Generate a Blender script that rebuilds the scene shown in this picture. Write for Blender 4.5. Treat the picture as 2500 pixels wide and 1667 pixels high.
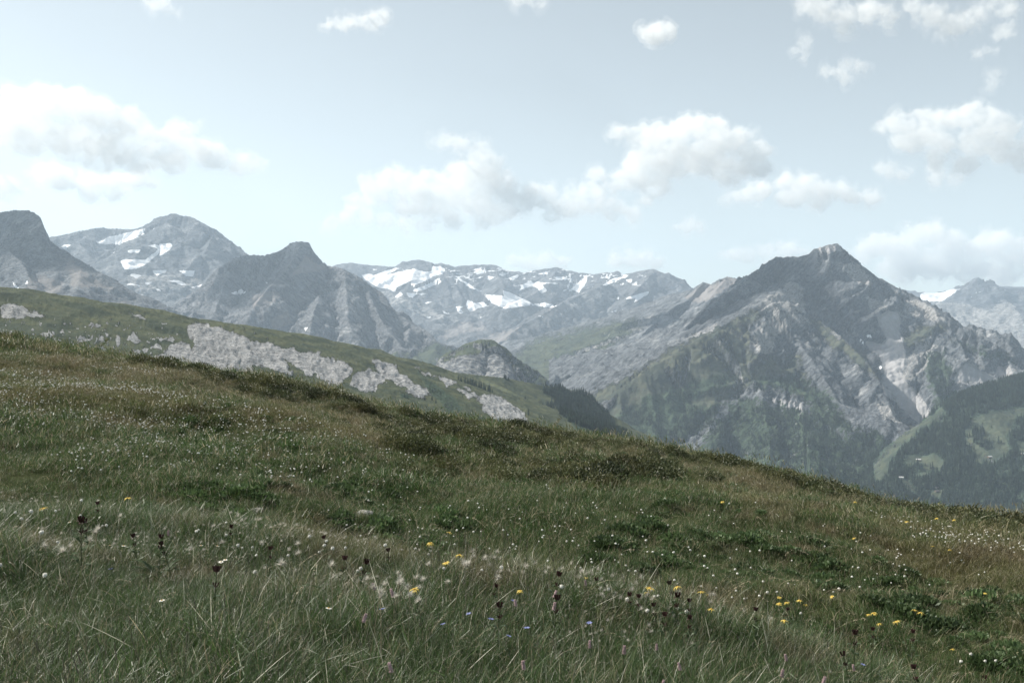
import bpy, math, random
import numpy as np
from mathutils import Vector, Matrix
random.seed(7); rng = np.random.default_rng(7)
R = math.radians
S = bpy.context.scene
for o in list(bpy.data.objects): bpy.data.objects.remove(o)

# ---------------------------------------------------------------- camera, sky, sun, exposure
F = 2431.0            # 35 mm lens on a 36 mm frame that is 2500 units wide
CU, CV = 1250.0, 833.5
cam = bpy.data.cameras.new("camera"); camo = bpy.data.objects.new("camera", cam)
S.collection.objects.link(camo); S.camera = camo
cam.lens = 35.0; cam.sensor_width = 36.0; cam.clip_start = 0.05; cam.clip_end = 90000
camo.location = (0, 0, 0); camo.rotation_euler = (R(90), 0, 0)

SUN_EL, SUN_AZ = 42.0, -68.0          # azimuth from the view direction (+Y), negative is left
W = bpy.data.worlds.new("World"); S.world = W; W.use_nodes = True
nt = W.node_tree; nt.nodes.clear()
out = nt.nodes.new("ShaderNodeOutputWorld"); bg = nt.nodes.new("ShaderNodeBackground")
sky = nt.nodes.new("ShaderNodeTexSky"); sky.sky_type = 'NISHITA'; sky.sun_disc = False
sky.sun_elevation = R(SUN_EL); sky.sun_rotation = R(SUN_AZ)
sky.altitude = 2000; sky.air_density = 1.0; sky.dust_density = 2.2; sky.ozone_density = 1.0
hs = nt.nodes.new("ShaderNodeHueSaturation"); hs.inputs['Saturation'].default_value = 0.42
nt.links.new(sky.outputs[0], hs.inputs['Color'])
tint = nt.nodes.new("ShaderNodeMix"); tint.data_type = 'RGBA'; tint.blend_type = 'MULTIPLY'; tint.inputs[0].default_value = 1
tint.inputs[7].default_value = (.975, .995, .905, 1)
nt.links.new(hs.outputs[0], tint.inputs[6]); nt.links.new(tint.outputs[2], bg.inputs[0]); bg.inputs[1].default_value = 0.101
nt.links.new(bg.outputs[0], out.inputs[0])

sl = bpy.data.lights.new("sun", 'SUN'); sl.energy = 5.0; sl.angle = R(0.55); sl.color = (1.0, 0.95, 0.86)
so = bpy.data.objects.new("sun", sl); S.collection.objects.link(so)
SD = Vector((math.sin(R(SUN_AZ))*math.cos(R(SUN_EL)), math.cos(R(SUN_AZ))*math.cos(R(SUN_EL)), math.sin(R(SUN_EL))))
so.rotation_euler = SD.to_track_quat('Z', 'Y').to_euler(); so.location = (0, 0, 2000)

S.view_settings.view_transform = 'Standard'; S.view_settings.look = 'None'
S.view_settings.exposure = 0.75; S.view_settings.gamma = 1.0; S.view_settings.use_curve_mapping = False
S.render.engine = 'CYCLES'
cy = S.cycles
cy.max_bounces = 22; cy.diffuse_bounces = 2; cy.glossy_bounces = 1; cy.transmission_bounces = 2
cy.volume_bounces = 20; cy.transparent_max_bounces = 16; cy.caustics_reflective = False; cy.caustics_refractive = False
cy.use_denoising = True; cy.use_adaptive_sampling = True; cy.adaptive_threshold = 0.01
cy.sample_clamp_indirect = 4.0

# ---------------------------------------------------------------- helpers
def link(o, parent=None):
    S.collection.objects.link(o)
    if parent is not None: o.parent = parent
    return o
def mesh_obj(name, verts, faces, mat=None, parent=None, smooth=True, cols=None):
    me = bpy.data.meshes.new(name)
    verts = np.asarray(verts, dtype=np.float32)
    if isinstance(faces, np.ndarray):
        n, k = faces.shape
        me.vertices.add(len(verts)); me.vertices.foreach_set("co", verts.ravel())
        me.loops.add(n*k); me.loops.foreach_set("vertex_index", faces.astype(np.int32).ravel())
        me.polygons.add(n); me.polygons.foreach_set("loop_start", np.arange(0, n*k, k, dtype=np.int32))
        me.update(calc_edges=True)
    else:
        me.from_pydata(verts.tolist(), [], faces)
    if smooth: me.polygons.foreach_set("use_smooth", np.ones(len(me.polygons), dtype=bool))
    for nm, arr in (cols or {}).items():
        a = me.attributes.new(nm, 'FLOAT_COLOR', 'POINT')
        a.data.foreach_set("color", np.asarray(arr, dtype=np.float32).ravel())
    if mat: me.materials.append(mat)
    return link(bpy.data.objects.new(name, me), parent)
def tag(o, label=None, cat=None, group=None, kind=None):
    if label: o["label"] = label
    if cat: o["category"] = cat
    if group: o["group"] = group
    if kind: o["kind"] = kind
    return o
def empty(name, loc=(0, 0, 0), rz=0.0):
    o = bpy.data.objects.new(name, None); link(o); o.location = loc; o.rotation_euler = (0, 0, rz)
    o.empty_display_size = 0.1
    return o
def copy_tree(o, parent=None):
    c = o.copy(); S.collection.objects.link(c)
    if parent is not None: c.parent = parent
    for ch in list(o.children): copy_tree(ch, c)
    return c

def _h(ix, iy, iz, seed):
    n = (ix.astype(np.int64)*374761393 + iy.astype(np.int64)*668265263 + iz.astype(np.int64)*2147483647*7 + seed*1274126177) & 0xffffffff
    n = ((n ^ (n >> 13))*1274126177) & 0xffffffff
    n = ((n ^ (n >> 16))*2246822519) & 0xffffffff
    return ((n ^ (n >> 15)) & 0xffffff)/float(0xffffff)*2-1
def vnoise(x, y, z=None, seed=0):
    x = np.asarray(x, float); y = np.asarray(y, float)
    fx = np.floor(x); fy = np.floor(y); tx = x-fx; ty = y-fy
    tx = tx*tx*tx*(tx*(tx*6-15)+10); ty = ty*ty*ty*(ty*(ty*6-15)+10)
    ix = fx.astype(np.int64); iy = fy.astype(np.int64)
    def lay(iz):
        a = _h(ix, iy, iz, seed); b = _h(ix+1, iy, iz, seed); c = _h(ix, iy+1, iz, seed); d = _h(ix+1, iy+1, iz, seed)
        return (a*(1-tx)+b*tx)*(1-ty)+(c*(1-tx)+d*tx)*ty
    if z is None: return lay(np.zeros_like(ix))
    z = np.asarray(z, float); fz = np.floor(z); tz = z-fz; tz = tz*tz*tz*(tz*(tz*6-15)+10); iz = fz.astype(np.int64)
    return lay(iz)*(1-tz)+lay(iz+1)*tz
def fbm(x, y, z=None, oct=5, seed=0, gain=0.5, ridged=False):
    s = 0; a = 1; n = 0
    for i in range(oct):
        c, t = math.cos(0.6*i), math.sin(0.6*i)
        k = 2.03**i
        v = vnoise((x*c-y*t)*k+17.3*i, (x*t+y*c)*k-9.1*i, None if z is None else z*k+5.7*i, seed+i)
        if ridged: v = 1-2*np.abs(v)
        s = s+a*v; n += a; a *= gain
    return s/n
def pix(u, v, Y):
    return ((u-CU)/F*Y, Y, -(v-CV)/F*Y)
def sstep(a, b, x):
    t = np.clip((x-a)/(b-a), 0, 1); return t*t*(3-2*t)
def poly_sd(u, v, poly):
    """signed distance to a polygon, positive inside"""
    P = np.array(poly, float); d = np.full(u.shape, 1e9); ins = np.zeros(u.shape, bool)
    for i in range(len(P)):
        x0, y0 = P[i]; x1, y1 = P[(i+1) % len(P)]
        dx, dy = x1-x0, y1-y0; L = dx*dx+dy*dy+1e-9
        t = np.clip(((u-x0)*dx+(v-y0)*dy)/L, 0, 1)
        d = np.minimum(d, (u-x0-t*dx)**2+(v-y0-t*dy)**2)
        c = ((y0 > v) != (y1 > v)) & (u < (x1-x0)*(v-y0)/(y1-y0+1e-12)+x0)
        ins ^= c
    d = np.sqrt(d)
    return np.where(ins, d, -d)
def crop(pts, ox, oy, s):
    return [(ox+x*s, oy+y*s) for x, y in pts]

class NT:
    """small node tree builder"""
    def __init__(s, name):
        s.m = bpy.data.materials.new(name); s.m.use_nodes = True; s.t = s.m.node_tree; s.t.nodes.clear()
        s.out = s.t.nodes.new("ShaderNodeOutputMaterial")
    def n(s, typ, **kw):
        nd = s.t.nodes.new(typ)
        for k, v in kw.items():
            if k.startswith('_'): setattr(nd, k[1:], v)
            else:
                key = int(k[1:]) if k[0] == 'i' and k[1:].isdigit() else k.replace('__', ' ')
                s.set(nd.inputs[key], v)
        return nd
    def set(s, inp, v):
        if isinstance(v, bpy.types.NodeSocket): s.t.links.new(v, inp)
        elif isinstance(v, bpy.types.Node): s.t.links.new(v.outputs[0], inp)
        else:
            if isinstance(v, (tuple, list)) and len(v) == 3 and inp.type == 'RGBA': v = (*v, 1)
            inp.default_value = v
    def math(s, op, a, b=0.0, c=0.0, clamp=False):
        nd = s.t.nodes.new("ShaderNodeMath"); nd.operation = op; nd.use_clamp = clamp
        s.set(nd.inputs[0], a); s.set(nd.inputs[1], b); s.set(nd.inputs[2], c); return nd.outputs[0]
    def mix(s, f, a, b, mode='MIX'):
        nd = s.t.nodes.new("ShaderNodeMix"); nd.data_type = 'RGBA'; nd.blend_type = mode
        s.set(nd.inputs[0], f); s.set(nd.inputs[6], a); s.set(nd.inputs[7], b); return nd.outputs[2]
    def step(s, x, a, b):
        nd = s.t.nodes.new("ShaderNodeMapRange"); nd.interpolation_type = 'SMOOTHSTEP'
        s.set(nd.inputs[0], x); nd.inputs[1].default_value = a; nd.inputs[2].default_value = b
        return nd.outputs[0]
    def noise(s, vec, scale, detail=5, rough=0.55, dist=0.0, typ='FBM'):
        nd = s.t.nodes.new("ShaderNodeTexNoise"); nd.noise_dimensions = '3D'
        s.set(nd.inputs['Vector'], vec); nd.inputs['Scale'].default_value = scale; nd.inputs['Detail'].default_value = detail
        nd.inputs['Roughness'].default_value = rough; nd.inputs['Distortion'].default_value = dist
        return nd.outputs[0]
    def scale(s, vec, v, rot=(0, 0, 0)):
        r = s.t.nodes.new("ShaderNodeMapping"); s.set(r.inputs[0], vec); r.inputs[2].default_value = rot
        nd = s.t.nodes.new("ShaderNodeMapping"); s.set(nd.inputs[0], r.outputs[0]); nd.inputs[3].default_value = v; return nd.outputs[0]
    def surf(s, col, rough=0.9, bump=None, bd=1.0, bs=1.0, spec=0.2, sub=0.0, trans=0.0):
        p = s.t.nodes.new("ShaderNodeBsdfPrincipled"); s.set(p.inputs['Base Color'], col)
        s.set(p.inputs['Roughness'], rough); s.set(p.inputs['Specular IOR Level'], spec)
        if bump is not None:
            b = s.t.nodes.new("ShaderNodeBump"); b.inputs['Distance'].default_value = bd; b.inputs['Strength'].default_value = bs
            s.set(b.inputs['Height'], bump); s.t.links.new(b.outputs[0], p.inputs['Normal'])
        o = p.outputs[0]
        if trans > 0:
            tr = s.t.nodes.new("ShaderNodeBsdfTranslucent"); s.set(tr.inputs[0], col)
            mx = s.t.nodes.new("ShaderNodeMixShader"); mx.inputs[0].default_value = trans
            s.t.links.new(o, mx.inputs[1]); s.t.links.new(tr.outputs[0], mx.inputs[2]); o = mx.outputs[0]
        s.t.links.new(o, s.out.inputs['Surface']); return s.m
# ---------------------------------------------------------------- mountains
def rock_material(name, px, rock=(.118, .125, .135), pale=(.34, .335, .33), scree=(.25, .235, .23), strata_rot=(0.3, 0.25, 0.0), grassc=(.062, .078, .050), forestc=(.035, .05, .033), gz=(.52, .72)):
    """px: metres per picture unit at the mountain, sets the grain of the rock"""
    t = NT(name); g = t.n("ShaderNodeNewGeometry"); P = g.outputs['Position']; N = g.outputs['True Normal']
    m = t.n("ShaderNodeAttribute", _attribute_name="mask"); sp = t.n("ShaderNodeSeparateColor", i0=m.outputs['Color'])
    m2 = t.n("ShaderNodeAttribute", _attribute_name="mask_two"); sp2 = t.n("ShaderNodeSeparateColor", i0=m2.outputs['Color'])
    snow, grass, scr = sp.outputs[0], sp.outputs[1], sp.outputs[2]
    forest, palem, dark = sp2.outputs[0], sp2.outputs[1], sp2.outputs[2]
    s = 1.0/px
    n1 = t.noise(P, s/60, 6, .6); n2 = t.noise(P, s/14, 6, .65); n3 = t.noise(P, s/5, 5, .7)
    st = t.noise(t.scale(P, (s/90, s/90, s/9), strata_rot), 1.0, 6, .65, .6)
    st2 = t.noise(t.scale(P, (s/40, s/40, s/3.5), strata_rot), 1.0, 4, .7, .4)
    fine = t.math('SUBTRACT', n3, .5)
    v = t.math('ADD', t.math('MULTIPLY', st, .75), t.math('ADD', t.math('MULTIPLY', n2, 1.0), t.math('MULTIPLY', st2, .45)))
    v = t.math('ADD', v, t.math('MULTIPLY', n1, .5))          # about 1.35 in the mean
    k = t.math('ADD', .30, t.math('MULTIPLY', t.math('SUBTRACT', v, .83), 2.3))
    rk = t.math('ABSOLUTE', t.math('SUBTRACT', t.noise(t.scale(P, (s/34, s/20, s/13), strata_rot), 1.0, 6, .65, 1.0), .5)); k = t.math('MULTIPLY', k, t.math('ADD', .5, t.math('MULTIPLY', t.step(rk, 0, .05), .5)))
    rc = t.mix(1.0, rock, t.n("ShaderNodeCombineColor", i0=k, i1=k, i2=k).outputs[0], 'MULTIPLY')
    rc = t.mix(t.math('MULTIPLY', t.step(n1, .52, .75), .45), rc, t.mix(1.0, pale, t.n("ShaderNodeCombineColor", i0=k, i1=k, i2=k).outputs[0], 'MULTIPLY'))
    ck = t.math('ABSOLUTE', t.math('SUBTRACT', t.noise(t.scale(P, (s/30, s/22, s/9), strata_rot), 1.0, 5, .6, .8), .5))
    ck2 = t.math('ABSOLUTE', t.math('SUBTRACT', t.noise(P, s/11, 4, .6, .5), .5))
    crack = t.math('MULTIPLY', t.step(ck, .0, .035), t.math('ADD', .55, t.math('MULTIPLY', t.step(ck2, 0, .03), .45)))
    pk = t.math('MULTIPLY', t.math('ADD', .66, t.math('MULTIPLY', k, .34)), t.math('ADD', .38, t.math('MULTIPLY', crack, .62)))
    pc = t.mix(1.0, pale, t.n("ShaderNodeCombineColor", i0=pk, i1=pk, i2=pk).outputs[0], 'MULTIPLY')
    w = t.math('MULTIPLY', t.math('SUBTRACT', n2, .5), 1.4)
    c = t.mix(t.step(t.math('ADD', palem, w), .35, .6), rc, pc)
    sc = t.mix(t.step(n2, .3, .7), scree, tuple(q*.78 for q in scree))
    c = t.mix(t.step(t.math('ADD', scr, t.math('MULTIPLY', w, .6)), .38, .62), c, sc)
    # grass holds on the gentler ground only
    nz = t.n("ShaderNodeSeparateXYZ", i0=N).outputs[2]
    gsl = t.step(t.math('ADD', nz, t.math('MULTIPLY', t.math('SUBTRACT', n3, .5), .5)), gz[0], gz[1])
    gcol = t.mix(t.step(n2, .35, .65), grassc, (grassc[0]*1.5, grassc[1]*1.3, grassc[2]*1.25))
    gcol = t.mix(t.step(n1, .4, .65), gcol, (grassc[0]*.72, grassc[1]*.75, grassc[2]*.85))
    gm = t.math('MULTIPLY', t.step(t.math('ADD', grass, t.math('ADD', t.math('MULTIPLY', t.math('SUBTRACT', n3, .5), 1.5), t.math('MULTIPLY', w, .7))), .38, .58), gsl)
    c = t.mix(gm, c, gcol)
    fm = t.step(t.math('ADD', forest, t.math('ADD', w, fine)), .42, .6)
    c = t.mix(fm, c, t.mix(t.step(n3, .4, .6), forestc, tuple(q*1.9 for q in forestc)))
    c = t.mix(t.math('MULTIPLY', dark, .6), c, t.mix(1.0, c, (.45, .45, .47), 'MULTIPLY'))  # dark mask lowers the rock colour, painting shade onto cliff faces
    sn = t.step(t.math('ADD', snow, t.math('ADD', t.math('MULTIPLY', t.math('SUBTRACT', n2, .5), .5), t.math('MULTIPLY', t.math('SUBTRACT', st, .5), .9))), .46, .54)
    c = t.mix(sn, c, t.mix(t.step(n2, .4, .7), (.84, .85, .87), (.70, .70, .70)))
    bh = t.math('ADD', t.math('MULTIPLY', st, 11*px), t.math('ADD', t.math('MULTIPLY', n2, 11*px), t.math('MULTIPLY', n3, 5.0*px)))
    flat = t.math('MAXIMUM', sn, t.math('MULTIPLY', t.math('MAXIMUM', gm, scr), .75))
    bh = t.math('MULTIPLY', bh, t.math('SUBTRACT', 1.0, flat))
    return t.surf(c, .95, bh, 1.0, 1.0, spec=.05)

def ridge_field(x, y, ridges, px, floor, gully=1.0, seed=1, rough=1.0, warp=3.0, gw=26.0):
    """height as the highest of many roof-like ridges, cut by gullies running down their flanks"""
    X = x+warp*px*fbm(x/(40*px), y/(40*px), oct=4, seed=seed)
    Yv = y+warp*px*fbm(x/(40*px)+31, y/(40*px), oct=4, seed=seed+5)
    best = np.full(x.shape, -1e9); sarc = np.zeros_like(best); dd = np.zeros_like(best); ss = np.ones_like(best); sd = np.zeros_like(best)
    for ri, rd in enumerate(ridges):
        pts, a, b, L = rd[0], rd[1], rd[2], rd[3]
        P = [pix(*p) for p in pts]; arc = 0.0
        for i in range(len(P)-1):
            x0, y0, z0 = P[i]; x1, y1, z1 = P[i+1]
            dx, dy = x1-x0, y1-y0; l2 = dx*dx+dy*dy; ln = math.sqrt(l2)
            t = np.clip(((X-x0)*dx+(Yv-y0)*dy)/l2, 0, 1)
            ex, ey = X-x0-t*dx, Yv-y0-t*dy; d = np.hypot(ex, ey)
            side = (dx*ey-dy*ex)/(ln*np.maximum(d, 1e-3))
            if len(rd) > 4: d = np.sqrt(d*d+rd[4]**2)-rd[4]
            s = b+(a-b)*(0.5+0.5*np.clip(side*1.3, -1, 1))
            h = z0+t*(z1-z0)-s*(d/(1+d/np.where(s > 1.05, L, 4000.)) if L > 0 else d)
            m = h > best
            best = np.where(m, h, best); sarc = np.where(m, arc+t*ln+ri*913.7, sarc); dd = np.where(m, d, dd); ss = np.where(m, s, ss)
            sd = np.where(m, side, sd)
            arc += ln
    g = gw*px
    sx = sarc+sd*0.0
    h1 = fbm(sx/g, dd/(g*5)+sd*.3, oct=4, seed=seed+11, ridged=True)
    h2 = fbm(x/(60*px), y/(60*px), oct=5, seed=seed+21, ridged=True)
    h3 = fbm(x/(14*px), y/(14*px), oct=4, seed=seed+31)
    amp = np.minimum(dd/(g*1.2), 1.0)
    z = best+px*amp*np.minimum(ss, 1.3)*gully*22.0*(h1-.12)+px*(0.10+.9*amp)*rough*(13.0*(h2-.25)*np.minimum(ss*1.6, 1)+3.5*h3*np.minimum(ss*1.3, 1))
    # crest stays where the skyline is, only slightly notched
    z = z+px*rough*2.2*(fbm(x/(14*px), y/(14*px), oct=5, seed=seed+41, ridged=True, gain=.6)-.1)
    return np.maximum(z, floor)

def pm(u, v, polys, px_feather=5.0, wob=3.0, seed=3):
    m = np.zeros(u.shape); 
    wu = u+wob*fbm(u/11, v/11, oct=4, seed=seed); wv = v+wob*fbm(u/11+40, v/11, oct=4, seed=seed+1)
    for p in polys:
        P = np.array(p); 
        bb = (wu > P[:, 0].min()-20) & (wu < P[:, 0].max()+20) & (wv > P[:, 1].min()-20) & (wv < P[:, 1].max()+20)
        if not bb.any(): continue
        q = np.clip(.5+poly_sd(wu[bb], wv[bb], p)/(2*px_feather), 0, 1)
        m[bb] = np.maximum(m[bb], q)
    return m

HF = {}
def mountain(name, label, u0, u1, du, Y0, Y1, nY, Ymid, ridges, mat, masks, floor=-650, extra=None, **kw):
    px = Ymid/F
    us = np.arange(u0, u1+du, du); 
    ys = np.linspace(Y0, Y1, nY)
    U, Yg = np.meshgrid(us, ys)
    X = (U-CU)/F*Yg
    Z = ridge_field(X, Yg, ridges, px, floor, **kw)
    if extra is not None: Z = extra(X, Yg, U, Z)
    V = CV-Z/Yg*F
    n, m = U.shape
    M1 = np.zeros((n, m, 4)); M2 = np.zeros((n, m, 4)); M1[..., 3] = 1; M2[..., 3] = 1
    for ch, arr in masks(U, V, X, Yg, Z).items():
        k = 'snow grass scree forest pale dark'.split().index(ch)
        (M1 if k < 3 else M2)[..., k % 3] = arr
    idx = np.arange(n*m).reshape(n, m)
    f = np.stack([idx[:-1, :-1], idx[:-1, 1:], idx[1:, 1:], idx[1:, :-1]], -1).reshape(-1, 4)
    o = mesh_obj(name, np.stack([X, Yg, Z], -1).reshape(-1, 3), f, mat, cols={"mask": M1.reshape(-1, 4), "mask_two": M2.reshape(-1, 4)})
    tag(o, label, None, None, 'structure')
    HF[name] = (us, ys, Z, M1, M2, V)
    return o

# --- flat-topped cliff peak at the far left
snow1 = [crop([(88, 708), (105, 718), (152, 772), (140, 775), (105, 742)], 0, 460, .3189), crop([(205, 700), (217, 712), (205, 735), (190, 728)], 0, 460, .3189)]
scree1 = [crop([(220, 640), (350, 650), (500, 700), (500, 760), (560, 840), (300, 830), (150, 780)], 0, 460, .3189),
          crop([(440, 470), (560, 540), (700, 640), (860, 730), (930, 790), (780, 790), (520, 770), (500, 640)], 0, 460, .3189),
          crop([(780, 860), (900, 840), (1000, 850), (1100, 930), (1000, 930)], 0, 460, .3189)]
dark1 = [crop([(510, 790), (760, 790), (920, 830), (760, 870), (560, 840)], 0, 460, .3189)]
mountain("cliff_peak_terrain", "grey flat-topped cliff peak at the far left edge", -330, 440, 3.0, 3300, 5600, 240, 4800,
    [([(-400, 560, 5000), (-150, 530, 5000), (0, 517, 4900), (32, 511, 4850), (64, 512, 4800), (84, 518, 4760), (98, 526, 4720)], 2.5, 2.0, 0),
     ([(84, 518, 4760), (100, 532, 4650), (106, 548, 4560)], 3.4, 1.2, 0),
     ([(118, 585, 4690), (136, 602, 4670), (160, 615, 4650), (223, 653, 4560), (287, 688, 4450), (351, 736, 4300), (420, 775, 4150), (480, 830, 4000)], .9, .55, 3000),
     ([(-200, 600, 4500), (-20, 585, 4500), (20, 610, 4400), (60, 650, 4250), (75, 690, 4050)], 1.2, .75, 2000),
     ([(60, 660, 4500), (110, 640, 4480), (150, 640, 4450), (200, 655, 4400), (190, 690, 4150), (180, 730, 3900)], .55, .5, 3000)],
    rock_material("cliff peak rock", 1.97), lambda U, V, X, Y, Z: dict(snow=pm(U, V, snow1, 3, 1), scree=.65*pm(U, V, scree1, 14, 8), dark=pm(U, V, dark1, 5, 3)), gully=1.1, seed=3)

# --- peak with the snow basin
snow2 = [crop(p, 0, 460, .3189) for p in [
    [(700, 408), (790, 400), (830, 370), (950, 345), (1100, 308), (1190, 305), (1050, 375), (930, 420), (810, 432)],
    [(415, 415), (470, 440), (510, 425), (550, 430), (500, 465)], [(978, 472), (1088, 462), (1055, 492), (978, 492)],
    [(1120, 435), (1200, 428), (1305, 412), (1322, 440), (1292, 480), (1218, 518), (1226, 485), (1180, 530), (1140, 565), (1060, 612), (955, 622), (918, 560), (948, 542), (1110, 545), (1190, 490), (1205, 462)],
    [(960, 640), (1084, 668), (1042, 692), (1000, 665)], [(1155, 628), (1282, 622), (1262, 645), (1200, 668)], [(1355, 632), (1492, 628), (1475, 680), (1420, 672), (1400, 650)],
    [(970, 740), (1000, 722), (1038, 742)], [(1090, 718), (1182, 714), (1130, 740)], [(1188, 764), (1258, 785), (1200, 788)], [(1278, 710), (1345, 698), (1435, 730), (1390, 742), (1340, 718)],
    [(1428, 765), (1540, 732), (1582, 740), (1480, 762)], [(838, 483), (884, 488), (860, 500)], [(1066, 812), (1102, 806), (1085, 820)], [(1040, 740), (1100, 745), (1060, 752)], [(1330, 270), (1345, 272), (1338, 282)], [(1255, 340), (1280, 358), (1262, 352)]]]
pale2 = [crop([(960, 640), (1500, 650), (1600, 740), (1100, 810), (970, 740)], 0, 460, .3189)]
mountain("snow_basin_peak_terrain", "hazy peak with a broad snow strip and snow patches in its basin, left", 40, 700, 2.6, 6400, 9600, 230, 8300,
    [([(60, 600, 8900), (124, 578, 8800), (159, 572, 8800), (191, 564, 8800), (223, 557, 8850), (246, 553, 8900), (271, 557, 8950), (303, 560, 9000), (335, 557, 9000), (351, 554, 8950), (383, 538, 8850), (411, 525, 8750), (427, 521, 8700), (446, 528, 8700), (462, 528, 8700), (478, 535, 8650), (510, 554, 8600), (542, 581, 8550), (568, 599, 8500), (612, 623, 8400), (700, 660, 8300)], .9, .85, 6000),
     ([(411, 545, 8500), (350, 575, 8350), (300, 600, 8200), (270, 640, 8000), (300, 700, 7700)], .6, .8, 4000),
     ([(478, 560, 8400), (440, 590, 8250), (400, 610, 8150)], .8, .6, 3000),
     ([(520, 575, 8350), (500, 620, 8050), (490, 680, 7750), (500, 740, 7300)], .8, .8, 4000),
     ([(191, 590, 8500), (230, 640, 8100), (290, 700, 7600), (340, 750, 7200)], .7, .6, 4000),
     ([(300, 745, 7000), (420, 735, 6900), (560, 745, 6800)], .35, .5, 3000)],
    rock_material("snow basin rock", 3.4), lambda U, V, X, Y, Z: dict(snow=pm(U, V, snow2, 2.5, 1.5), pale=.55*pm(U, V, pale2, 10, 6)), gully=1.0, seed=13)

# --- dark peak, left of centre
snow3 = [crop([(1768, 800), (1850, 768), (1884, 795), (1800, 812)], 0, 460, .3189), crop([(140, 580), (175, 600), (160, 610)], 600, 500, .3189), crop([(445, 945), (485, 930), (455, 975)], 600, 500, .3189)]
scree3 = [crop([(340, 540), (450, 375), (520, 435), (680, 485), (560, 510), (470, 530)], 600, 500, .3189), crop([(40, 680), (230, 650), (280, 720), (200, 750), (60, 800)], 600, 500, .3189), crop([(190, 870), (330, 800), (360, 900), (250, 960), (190, 940)], 600, 500, .3189), crop([(630, 880), (600, 960), (520, 1000)], 600, 500, .3189)]
grass3 = [crop([(860, 1110), (960, 1085), (1150, 1130), (1310, 1120), (1440, 1050), (1620, 1110), (1500, 1200), (1450, 1260), (1200, 1240)], 600, 500, .3189)]
mountain("dark_peak_terrain", "dark grey rocky peak with a blunt summit and a great rounded shoulder, left of centre", 330, 1240, 2.6, 4200, 6900, 270, 5700,
    [([(380, 790, 6100), (440, 755, 6200), (504, 696, 6300), (526, 658, 6300), (568, 632, 6300), (600, 622, 6250), (648, 621, 6200), (664, 618, 6150), (683, 612, 6100), (705, 597, 6050), (718, 589, 6000), (734, 586, 6000), (753, 589, 6000), (759, 602, 6000), (772, 618, 6000), (788, 637, 6000), (799, 648, 6000), (823, 652, 5950), (842, 656, 5900), (861, 666, 5900), (887, 682, 5850), (912, 699, 5850), (938, 720, 5800), (957, 749, 5750), (983, 771, 5700), (1015, 790, 5600), (1053, 816, 5450), (1078, 840, 5350), (1130, 856, 5300), (1200, 880, 5300)], 1.7, 1.5, 900),
     ([(734, 600, 5950), (700, 660, 5650), (660, 700, 5400), (620, 745, 5200), (600, 790, 5000)], 1.0, .9, 3000),
     ([(842, 662, 5800), (845, 720, 5500), (850, 780, 5200), (860, 830, 5000)], .9, 1.0, 3000),
     ([(900, 710, 5700), (930, 780, 5400), (960, 820, 5200), (985, 850, 5050)], 1.0, .9, 3000),
     ([(780, 720, 5450), (760, 780, 5100), (750, 830, 4900)], .9, .9, 2500),
     ([(1000, 800, 5500), (990, 840, 5200), (960, 870, 4950)], .8, .9, 2500),
     ([(560, 660, 6100), (540, 720, 5700), (520, 770, 5400)], .8, .8, 3000),
     ([(1070, 838, 5250), (1050, 870, 4950), (1040, 900, 4700)], .45, .4, 3000)],
    rock_material("dark peak rock", 2.3, rock=(.125, .130, .140), strata_rot=(.5, -.7, 0)), lambda U, V, X, Y, Z: dict(snow=pm(U, V, snow3, 2, 1), scree=.8*pm(U, V, scree3, 8, 5), grass=pm(U, V, grass3, 8, 5)), gully=1.4, seed=23)

# --- the long snowy range behind
sn4 = [crop(p, 850, 620, .2126) for p in [
    [(150, 245), (260, 225), (290, 245), (420, 190), (590, 155), (570, 182), (400, 240), (620, 195), (760, 170), (880, 200), (960, 190), (970, 140), (1060, 140), (1110, 165), (1085, 230), (940, 268), (700, 315), (560, 388), (540, 442), (470, 405), (330, 378), (200, 295)],
    [(720, 320), (960, 255), (950, 285), (720, 372)], [(750, 405), (1082, 298), (1070, 328), (860, 415), (740, 432)], [(800, 448), (894, 455), (840, 478)], [(660, 440), (800, 450), (740, 500), (690, 490)],
    [(1235, 248), (1300, 285), (1450, 388), (1540, 430), (1510, 442), (1400, 382), (1290, 315)],
    [(1555, 460), (1700, 470), (1790, 485), (1770, 415), (1860, 440), (1980, 500), (2130, 575), (2260, 558), (2352, 578), (2400, 590), (2352, 618), (2230, 602), (2100, 592), (1930, 612), (1800, 628), (1640, 562)],
    [(1350, 590), (1370, 520), (1440, 560), (1560, 545), (1622, 600), (1480, 625), (1440, 650), (1390, 665)], [(1220, 600), (1322, 600), (1290, 630), (1330, 675), (1290, 692), (1240, 640)],
    [(1085, 648), (1192, 692), (1100, 682)], [(1455, 198), (1582, 220), (1480, 237)], [(1568, 240), (1640, 255), (1722, 260), (1630, 292)], [(1712, 213), (1822, 240), (1760, 257)], [(1818, 290), (1860, 270), (1982, 245), (1900, 302)],
    [(1960, 425), (2000, 360), (2080, 308), (2200, 320), (2282, 420), (2220, 457), (2180, 400), (2110, 368), (2040, 390)], [(268, 163), (355, 175), (290, 182)], [(893, 728), (965, 712), (940, 742)], [(868, 560), (962, 545), (900, 577)], [(530, 490), (600, 430), (630, 470), (560, 510)], [(1775, 668), (1895, 632), (1850, 655)], [(1505, 720), (1535, 712), (1525, 742)], [(2180, 700), (2240, 720), (2235, 742), (2185, 722)], [(2210, 325), (2352, 330), (2352, 340), (2240, 338)], [(2170, 225), (2290, 208), (2295, 235), (2200, 235)]]]
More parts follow.
